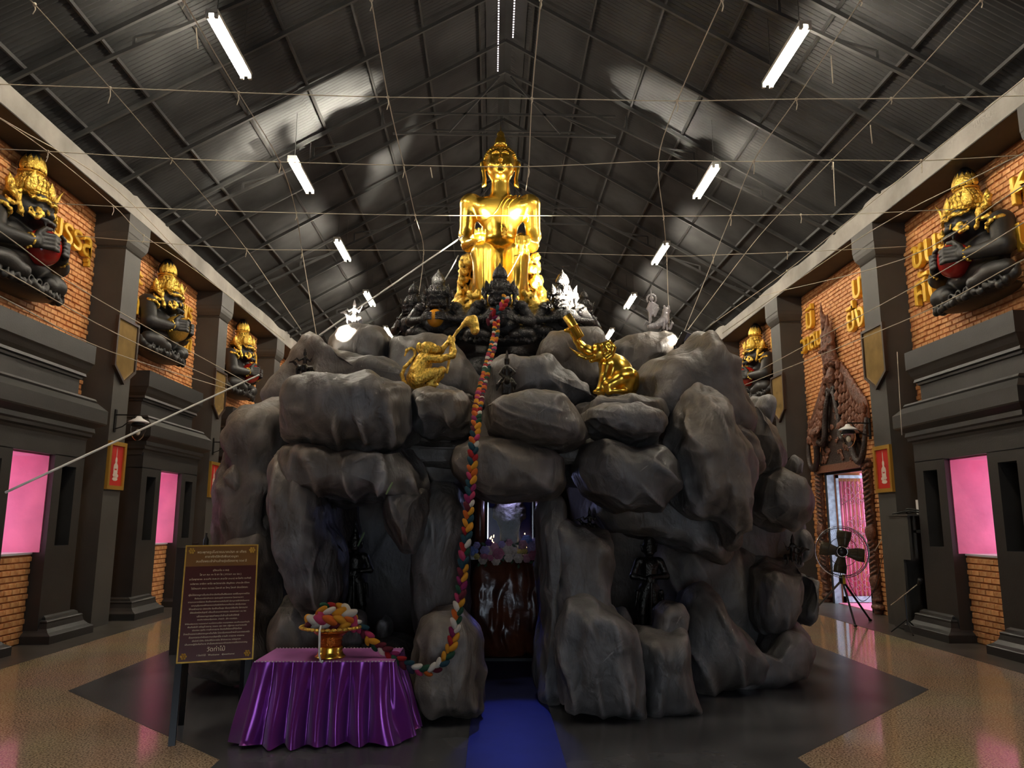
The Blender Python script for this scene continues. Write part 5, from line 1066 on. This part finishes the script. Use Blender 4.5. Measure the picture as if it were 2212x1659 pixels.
# ------------------------------------------------------------------ sign on an easel
bl, br_, tr, tl_ = at(380, 1434, 5.84), at(547, 1424, 6.0), at(563, 1177, 6.20), at(403, 1178, 6.04)
sg = thing('easel_sign', ((bl+br_)/2*[1, 1, 0]), 'maroon sign board with a gold border and Thai lettering on a black easel', 'sign')
ex = (br_-bl); wd = np.linalg.norm(ex); ex /= wd; ez = (tl_-bl); ez -= ex*(ez@ex); ht = np.linalg.norm(ez); ez /= ht; en = np.cross(ex, ez)
def SP(x, y, d=0): return bl+ex*x+ez*y+en*d               # en points toward the viewer or away
if en[1] > 0: en = -en
def slab(x0, y0, x1, y1, d0, d1): return G().rings([[SP(x0, y0, d), SP(x1, y0, d), SP(x1, y1, d), SP(x0, y1, d)] for d in (d0, d1)]).vf
bd = add('board', slab(0, 0, wd, ht, -.012, 0), M['frame'], sg)
add('lower_panel', slab(.010, .010, wd-.010, ht*.81, 0, .003), M['signred'], sg); add('upper_panel', slab(.010, ht*.81, wd-.010, ht-.010, 0, .0032), M['signtop'], sg)
lines = [('พระพุทธรูปโบราณนาคปรก ๗ เศียร', .925, .047, .74), ('คาถาศักดิ์สิทธิ์เพื่อสวดบูชา', .885, .040, .50), ('สมเด็จพระเจ้าล้านช้างรุ่งเรืองอายุ ๖๖๙ ปี', .845, .042, .76),
 ('(ตั้งนะโม ๓ จบ)', .765, .026, .24), ('โส มา ณะ กะ ริ ถา โธ ( ภาวนา ๑๐ จบ )', .728, .030, .62), ('นะโมพุทธายะ อะระหัง ภะคะวา สะระโส มะมะสุ พะโลหัง อะหังมิ', .69, .030, .92), ('อะริยายะ ชาติภา พาโด พะวิชายานัง ตัญจิจจะ ปาระมัง ชีวิตา', .65, .030, .88), ('โรโคนะภา สะมะ ภะวะขะ โลหะกิ เต โหตุ โสตถิ อัตถโสตถะ', .61, .030, .84),
 ('ผู้ใดได้สวดบูชาเป็นประจำจะบังเกิดเป็นสิริมงคล ผลดีในทุกทางชีวิต', .555, .024, .9), ('สิ่งอันตรายไม่กล้ำกราย สุขสมบูรณ์ ตลอดกาล โชคลาภมาหา', .525, .024, .72), ('การสวดคาถาไม่ขาด ถือเป็นการทำความดีเป็นวิถี มีอานุภาพให้เกิดโชคลาภ', .495, .024, .9), ('ผลบุญคุ้มครองให้ปราศจากภัยพิบัติทั้งหลายทั้งปวง เพื่อคุ้มครอง', .465, .024, .8),
 ('ให้แคล้วคลาด ปลอดภัย ร่มเย็นเป็นสุข พ้นทุกข์พ้นภัย มีลาภมาก', .435, .024, .86), ('มีจิตผ่องใสบริสุทธิ์ เปี่ยมด้วยเมตตาธรรม สวดภาวนา ๑๐ จบ', .405, .024, .82), ('แล้วขออานุภาพแห่งพระเจ้าล้านช้างศักดิ์สิทธิ์', .372, .024, .62), ('จงอภิบาลรักษาคุ้มครอง...ข้าพเจ้า...(ชื่อ นามสกุล)...', .345, .024, .6),
 ('ให้พ้นภยันตราย หมดเคราะห์ หมดโศกหมดโรค หมดอุปสรรค ขอเสริมบุญเจริญใจ', .312, .024, .94), ('พ้นภัยพิบัติ เจริญด้วยอายุ วรรณะ สุขะ พละ ปฏิภาณ ธนสารสมบัติ', .285, .024, .86), ('ประกอบ ธุรกิจ การค้าการขาย ติดต่อสิ่งใดขอให้รุ่งเรือง', .258, .024, .72), ('ข้าพเจ้าขอกราบสักการะบูชาเป็นที่พึ่ง โปรดคุ้มครองข้าพเจ้าและครอบครัว', .228, .024, .96), ('ด้วยการกระทำด้วยความบริสุทธิ์ใจ การค้า การขาย การงาน', .198, .024, .8), ('มั่งมีศรี มีเงิน มีเงินใช้ไม่ขาดมือ ให้เกิดความ เจริญทอง', .170, .024, .7), ('เป็นเศรษฐีมั่งคั่งร่ำรวย สำเร็จสมปรารถนาด้วยประการทั้งปวงเทอญ', .142, .024, .9), ('วัดท่าไม้', .085, .062, .26), ('f วัดท่าไม้   Watthamai   @watthamai', .05, .018, .54)]
for s_, fy, size, fw in lines:
    v, f = textmesh(s_, size, 0, 1); wv_ = v[:, 0].max()-v[:, 0].min(); k = min(1.25, fw*(wd-.05)/wv_); cx_ = wd/2-(v[:, 0].max()+v[:, 0].min())/2*k
    add('lettering', (np.array([SP(cx_+a*k, fy*ht+b*k*(.9 if size < .04 else 1), .0045) for a, b, c in v]), f), M['cream'], sg, kind='stuff')
for cx_, cy_ in ((.045, .045), (wd-.045, .045), (.045, ht-.045), (wd-.045, ht-.045)):
    g = G()
    for i in range(6): a = i*PI/3; q = SP(cx_+.016*math.cos(a), cy_+.016*math.sin(a), .004); g.ell(q, (.009, .003, .009), 6, 4)
    g.ell(SP(cx_, cy_, .005), (.008, .004, .008), 6, 4); add('corner_flower', g.vf, M['frame'], sg)
lf, lb = at(370, 1612, 0, 'Z'), at(390, 1568, 0, 'Z')
def beam4(a, b, w, t_=.012): a = np.array(a); b = np.array(b); x = ex*w/2; y = np.array([0, t_, 0]); return G().rings([[a-x, a+x, a+x+y, a-x+y], [b-x, b+x, b+x+y, b-x+y]]).vf
add('front_leg', beam4(lf, SP(.02, ht*.9, -.03), .045), M['metalblack'], sg); add('front_leg', beam4(lf+ex*(wd-.05), SP(wd-.03, ht*.9, -.03), .045), M['metalblack'], sg)
add('rear_leg', beam4(lb, SP(.06, ht*.9, -.05), .04), M['metalblack'], sg); add('rear_leg', beam4(lb+ex*(wd-.1), SP(wd-.06, ht*.9, -.05), .04), M['metalblack'], sg)

# ------------------------------------------------------------------ fan, cabinet, microphone stand
FY = 11.9; fc = at(1818, 1192, FY); f1, f2, f3 = at(1848, 1355, 0, 'Z'), at(1880, 1342, 0, 'Z'), at(1760, 1320, 0, 'Z')
fn = thing('pedestal_fan', (fc[0], fc[1], 0), 'black industrial fan with a wire cage on a tripod, in front of the carved doorway', 'fan')
hub = np.array([fc[0], fc[1]+.05, .66])
for q in (f1, f2, f3):
    add('leg', G().tube([hub, q+np.array([0, 0, .02])], [.017, .015], 8).vf, M['metalblack'], fn)
    add('foot', G().ell(q+np.array([0, 0, .02]), (.03, .03, .02), 10, 6).vf, M['metalblack'], fn)
add('tripod_collar', G().lathe([(.03, .60), (.045, .62), (.045, .70), (.03, .73)], (hub[0], hub[1], 0), 12).vf, M['metalblack'], fn, True)
add('clamp', G().box(hub+[-.01, -.05, -.06], hub+[.03, -.03, .08]).vf, M['yellow'], fn)
add('pole', G().tube([hub, (fc[0], fc[1]+.06, fc[2]-.05)], .018, 10).vf, M['chrome'], fn)
fd = np.array([-.25, -1, 0.05]); fd /= np.linalg.norm(fd); fx = np.cross(fd, [0, 0, 1]); fx /= np.linalg.norm(fx); fz = np.cross(fx, fd)
def FP(r, a, d=0): return fc+fx*r*math.cos(a)+fz*r*math.sin(a)+fd*d
add('motor', G().tube([fc-fd*.22, fc-fd*.2, fc-fd*.02], [.05, .085, .09], 18).vf, M['metalblack'], fn, True)
add('hub', G().tube([fc-fd*.02, fc+fd*.05, fc+fd*.07], [.085, .08, .03], 20).vf, M['metalblack'], fn, True)
add('hub_ring', G().tube([FP(.075, a, .06) for a in np.linspace(0, 2*PI, 24, endpoint=False)], .008, 6, closed=True).vf, M['chrome'], fn, True)
for i in range(4):
    a0 = 1.75+i*PI/2; g = G(); R = []
    for r in np.linspace(.07, .32, 8):
        wv = .24+.08*(r-.07)/.25*0+.10; hw = .055+.045*min(1, (r-.07)/.15); 
        R.append([FP(r, a0, .035)+(fx*-math.sin(a0)+fz*math.cos(a0))*hw*q+fd*(.03*q+dd) for q, dd in ((-1, 0), (0, .008), (1, 0), (1, .006), (0, .014), (-1, .006))])
    add('blade', G().rings(R).vf, M['blade'], fn, True)
RF = .385
for r, d in ((RF, .0), (RF, .05), (RF*.93, .09), (.10, .12), (RF*.93, -.05), (RF*.55, .115)):
    add('cage_ring', G().tube([FP(r, a, d) for a in np.linspace(0, 2*PI, 48, endpoint=False)], .0045, 5, closed=True).vf, M['chrome'] if r > .36 else M['metalblack'], fn, True)
for i in range(72):
    a = i/72*2*PI; add('cage_wire', G().tube([FP(.10, a, .12), FP(RF*.55, a, .115), FP(RF*.93, a, .09), FP(RF, a, .05), FP(RF, a, 0), FP(RF*.93, a, -.05)], .0016, 3).vf, M['metalblack'], fn)
add('power_cable', G().tube(cr([fc-fd*.2, fc+[.12, .1, -.45], fc+[.35, .2, -.75], fc+[.6, .25, -.55], fc+[.75, .2, -.05], fc+[.95, .0, .45]], 8), .005, 5).vf, M['metalblack'], fn, True)
kb = thing('equipment_cabinet', (5.8, 11.35, 0), 'dark grey wall cabinet with cables and a device on top, beside the nearest right column', 'cabinet')
add('front_panel', G().box((5.76, 11.22, .02), (5.80, 11.62, 1.0)).box((5.76, 11.02, 1.0), (5.80, 11.62, 1.62)).vf, M['column'], kb)
add('top', G().box((5.74, 10.98, 1.62), (6.3, 11.55, 1.64)).vf, M['column'], kb)
add('rack', G().box((5.84, 11.02, 1.02), (5.87, 11.05, 1.62)).box((6.05, 11.02, 1.02), (6.08, 11.05, 1.62)).box((5.84, 11.02, 1.38), (6.08, 11.05, 1.42)).vf, M['steel'], kb)
add('device', G().box((6.0, 11.05, 1.64), (6.2, 11.2, 1.85)).vf, M['white'], kb)
add('cables', G().tube(cr([(5.8, 11.5, 1.65), (5.9, 11.2, 1.69), (6.0, 11.1, 1.66), (6.1, 11.3, 1.70), (6.0, 11.45, 1.66), (5.9, 11.25, 1.72), (6.05, 11.05, 1.68)], 6), .012, 6).vf, M['metalblack'], kb, True)
mk = thing('microphone_stand', (5.62, 10.95, 0), 'black microphone boom stand leaning beside the right plinth', 'microphone stand')
ma, mb, mc = at(1925, 1307, 5.60, 'X'), at(1982, 1262, 5.60, 'X'), at(1955, 1285, 5.60, 'X')
add('boom', G().tube([ma, mb], .010, 8).vf, M['chrome'], mk); add('pole', G().tube([mc, (mc[0], mc[1], .12)], .012, 8).vf, M['metalblack'], mk)
for a in (0, 2.1, 4.2): add('leg', G().tube([(mc[0], mc[1], .2), (mc[0]+.22*math.cos(a+.3), mc[1]+.22*math.sin(a+.3), .012)], .009, 6).vf, M['metalblack'], mk)
add('microphone', G().tube([mb-np.array([0, .02, 0]), mb+np.array([.02, -.03, .03]), mb+np.array([.02, -.05, .07])], [.014, .03, .034], 12).vf, M['metalblack'], mk, True)
cp_ = thing('hanging_rope', (5.7, 12.6, 1.0), 'thin pale cord slanting from the cabinet to the doorway post', 'cord')
add('cord', G().tube([at(1918, 1142, 12.0), at(1890, 1190, 12.6)], .007, 5).vf, M['string'], cp_)
for (u, v, Y, lb, nm2) in ((444, 1168, 9.5, 'dark glass bottle standing behind the sign by the left rock', 'bottle'),):
    P = at(u, v+14, Y); add(nm2, G().lathe([(.03, 0), (.032, .02), (.032, .09), (.012, .13), (.012, .17)], P, 14).vf, M['blackgloss'], None, True, lb, 'bottle')
    add('wooden_post', G().box(P+[-.16, 0, -1.05], P+[-.10, .05, .05]).vf, M['darkframe'], None, False, 'short brown post behind the sign beside the bottle', 'post')
    add('ledge', G().box(P+[-.3, -.1, -P[2]], P+[.35, .3, -.0]).vf, M['pilaster'], None, False, 'dark ledge behind the sign holding the bottle', 'ledge')

# ------------------------------------------------------------------ the shrine in the middle opening
SY = 8.9
def sq(u, v, y=SY): return at(u, v, y)
z = lambda v: sq(1100, v)[2]; x = lambda u: sq(u, 1250)[0]
sh = thing('root_wood_pedestal', (x(1104), SY+.3, 0), 'glossy carved brown root wood pedestal filling the middle opening', 'pedestal')
holes = [(1058, 1320, 8, 30), (1046, 1290, 7, 26), (1120, 1352, 14, 12), (1086, 1395, 12, 14), (1127, 1395, 16, 12), (1070, 1215, 6, 20), (1140, 1330, 10, 20), (1100, 1300, 6, 30)]
def wooddisp(P):
    d = .03*fbm(P*np.array([5, 5, 2.2]), 3)+.005*np.sin(P[:, 0]*45+6*vnoise(P*2))
    for u, v, a, b in holes:
        c = sq(u, v); s = pxs(SY); q = ((P[:, 0]-c[0])/(a*s))**2+((P[:, 2]-c[2])/(b*s))**2; d = d+.08*np.exp(-q*1.4)*(P[:, 1] < SY)
    return d
xa, xb, za, zb = x(1022), x(1176), z(1418), z(1205)
L = [ell((x0_, SY+.16, (za+zb)/2), (.13, .16, (zb-za)/2+.03)) for x0_ in np.linspace(xa+.12, xb-.12, 5)]
add('root_trunk', sculpt(L, .016, .06, wooddisp), M['woodgloss'], sh, True)
add('shelf', G().box((xa-.03, SY-.02, zb-.02), (xb+.03, SY+.6, zb+.03)).vf, M['woodgloss'], sh)
add('base', G().box((xa, SY, .0), (xb, SY+.5, za-.02)).vf, M['dark'], sh)
gc = thing('glass_case', (x(1100), SY+.3, zb+.03), 'clear glass case with bright edges holding a dark carved throne back', 'glass case')
u0, u1, v0, v1 = 1053, 1151, 1068, 1170; X0, X1, Z0, Z1 = x(u0), x(u1), zb+.03, z(1062)
for a, b in (((X0, SY, Z0), (X1, SY+.006, Z1)), ((X0, SY, Z0), (X0+.006, SY+.45, Z1)), ((X1-.006, SY, Z0), (X1, SY+.45, Z1))): add('pane', G().box(a, b).vf, M['glass'], gc)
for xx in (X0, X1): add('edge_strip', G().box((xx-.006, SY-.006, Z0), (xx+.006, SY+.006, Z1)).vf, M['chrome'], gc)
add('case_back', G().box((X0, SY+.45, Z0), (X1, SY+.47, Z1)).vf, M['caseback'] if 'caseback' in M else M['blue'], gc)
for s in (-1, 1): 
    xx = X0-.10 if s < 0 else X1+.09; add('side_post', G().tube([(xx, SY+.15, Z0-.1), (xx+.01, SY+.14, (Z0+Z1)/2), (xx, SY+.15, Z1+.1)], [.07, .055, .065], 10).vf, M['woodgloss'], sh, True)
hd = thing('throne_back', (x(1101), SY+.25, Z0), 'dark stone naga hood of the statue inside the glass case', 'sculpture')
L = [ell((x(1101), SY+.28, z(1110)), (.17, .06, .17)), cap((x(1101), SY+.28, z(1130)), (x(1101), SY+.28, Z0+.02), .12, .10, .05)]+[ell((x(1101)+.155*math.cos(a), SY+.28, z(1108)+.155*math.sin(a)), (.045, .05, .05)) for a in np.linspace(-.2, PI+.2, 9)]
add('hood', sculpt(L, .01, .02, lambda P: .008*fbm(P*28, 2)), M['clay'], hd, True)
for s in (-1, 1):
    xx = x(1101)+s*.20
    t = thing('light_string', (xx, SY+.33, Z0), f'cluster of tiny warm lights at the {"left" if s<0 else "right"} of the dark hood inside the glass case', 'light')
    for i in range(26):
        q = RNG.random(2); add('bulb', G().ell((xx+s*.05*(q[0]-.4), SY+.36, Z0+.02+.22*q[1]*(1-.3*q[0])), (.006, .004, .010), 5, 4).vf, M['warmlamp'], t)
add('runner', G().box((-.34, 2.0, .004), (.30, SY+.1, .010)).vf, M['blue'], None, False, 'dark blue runner on the floor leading into the middle opening', 'runner')
fw = thing('flower_arrangement', (x(1092), SY-.1, zb), 'row of pink, cream and lilac artificial roses with leaves below the glass case', 'flowers')
FM = {n: mat('petal_'+n, c, .7, sheen=.2) for n, c in (('cream', (.62, .50, .40)), ('pink', (.60, .26, .32)), ('rose', (.50, .14, .22)), ('lilac', (.38, .30, .55)), ('blue', (.22, .30, .65)), ('yellow', (.65, .48, .12)), ('purple', (.14, .04, .25)))}
def rose(c, r, m):
    g = G(); c = np.array(c)
    for lay, (n, rr_, tilt, dz_) in enumerate(((6, 1.0, .35, 0), (5, .72, .7, .25), (4, .42, 1.0, .45))):
        for i in range(n):
            a = i/n*2*PI+lay*.5; d = np.array([math.cos(a), -.35-.5*lay*.6, math.sin(a)]); d /= np.linalg.norm(d)
            q = c+np.array([math.cos(a)*r*rr_*.55, -r*(.15+.25*lay), math.sin(a)*r*rr_*.55]); g.ell(q, (r*.46*(1-.15*lay), r*.20, r*.40*(1-.15*lay)), 8, 5, roty(-a+PI/2))
    g.ell(c+[0, -r*.7, 0], (r*.2, r*.15, r*.2), 6, 4); add('rose', g.vf, M_[m] if 0 else FM[m], fw, True)
R_ = [(1023, 1190, 11, 'blue'), (1030, 1178, 8, 'lilac'), (1047, 1190, 11, 'lilac'), (1056, 1189, 12, 'cream'), (1068, 1182, 10, 'pink'), (1077, 1196, 13, 'rose'), (1071, 1212, 10, 'cream'), (1043, 1210, 10, 'cream'), (1046, 1200, 9, 'rose'), (1096, 1185, 14, 'cream'), (1099, 1205, 10, 'cream'), (1100, 1172, 8, 'pink'), (1111, 1190, 9, 'cream'), (1120, 1206, 11, 'cream'), (1130, 1176, 10, 'pink'), (1138, 1168, 13, 'blue'), (1148, 1180, 11, 'lilac'), (1152, 1200, 11, 'rose'), (1138, 1206, 10, 'pink'), (1158, 1170, 9, 'lilac'), (1165, 1208, 10, 'rose'), (1158, 1220, 9, 'pink'), (1084, 1176, 8, 'lilac'), (1056, 1172, 8, 'purple'), (1122, 1192, 7, 'yellow'), (1030, 1202, 7, 'yellow'), (1060, 1205, 7, 'rose'), (1162, 1188, 8, 'pink'), (1133, 1190, 7, 'yellow')]
for i, (u, v, r, m) in enumerate(R_): rose(sq(u, v, SY-.12-.03*(i % 3)), r*pxs(SY), m)
for i in range(34):
    u, v = 1015+155*(i/33), 1195+22*math.sin(i*1.7); c = sq(u, v, SY-.06); a = i*2.1; g = G(); l = .07
    v_ = [c+[-.008, 0, 0], c+[l*.5*math.cos(a)-.018*math.sin(a), -.03, l*.5*math.sin(a)+.018*math.cos(a)], c+[l*math.cos(a), -.04, l*math.sin(a)], c+[l*.5*math.cos(a)+.018*math.sin(a), -.03, l*.5*math.sin(a)-.018*math.cos(a)]]
    g.put(v_+[q+np.array([0, .003, 0]) for q in v_], [(0, 1, 2, 3), (7, 6, 5, 4), (0, 4, 5, 1), (1, 5, 6, 2), (2, 6, 7, 3), (3, 7, 4, 0)]); add('leaf', g.vf, M['leaf'], fw)
l = bpy.data.lights.new('added_case_light', 'POINT'); l.energy = 2.5; l.color = (.45, .5, 1); l.shadow_soft_size = .03  # bluish light added to brighten the inside of the case, no fitting
o = bpy.data.objects.new('added_case_light', l); COL.objects.link(o); o.location = (x(1101), SY+.2, Z1-.05)
# small blue lamp added inside the opening to tint pedestal and glass
bl_ = thing('added_blue_lamp', at(1105, 1085, 8.0), 'small blue lamp added under the stone lintel to tint the middle opening', 'lamp')
bp0 = np.array(bl_.location); add('housing', G().tube([bp0+[0, 0, .04], bp0], [.03, .05], 12).vf, M['metalblack'], bl_)
l = bpy.data.lights.new('blue_beam', 'SPOT'); l.energy = 30; l.color = (.06, .10, 1); l.spot_size = .62; l.spot_blend = .5; l.shadow_soft_size = .04
o = bpy.data.objects.new('blue_beam', l); COL.objects.link(o); o.location = bp0-[0, 0, .02]; o.rotation_euler = Vector((.02, -1.9, -1.9)).to_track_quat('-Z', 'Y').to_euler()
# incense sticks of folded leaf
for u, v, Y, du, dv, lb in ((848, 1042, 6.35, -14, 26, 'small green leaf stick stuck on the left hanging stone'), (1347, 1050, 6.5, 12, 22, 'small green leaf stick stuck under the right lintel stone'), (787, 1150, 7.3, -14, 30, 'small pale green leaf stick beside the left cave guardian'), (1457, 1152, 7.7, 22, 34, 'thin pale green leaf stick on the right cave wall')):
    a, b = at(u, v, Y), at(u+du, v+dv, Y); add('leaf_stick', G().tube([a, (a+b)/2, b], [.008, .011, .007], 6).vf, M['leafpale'], None, False, lb, 'offering')
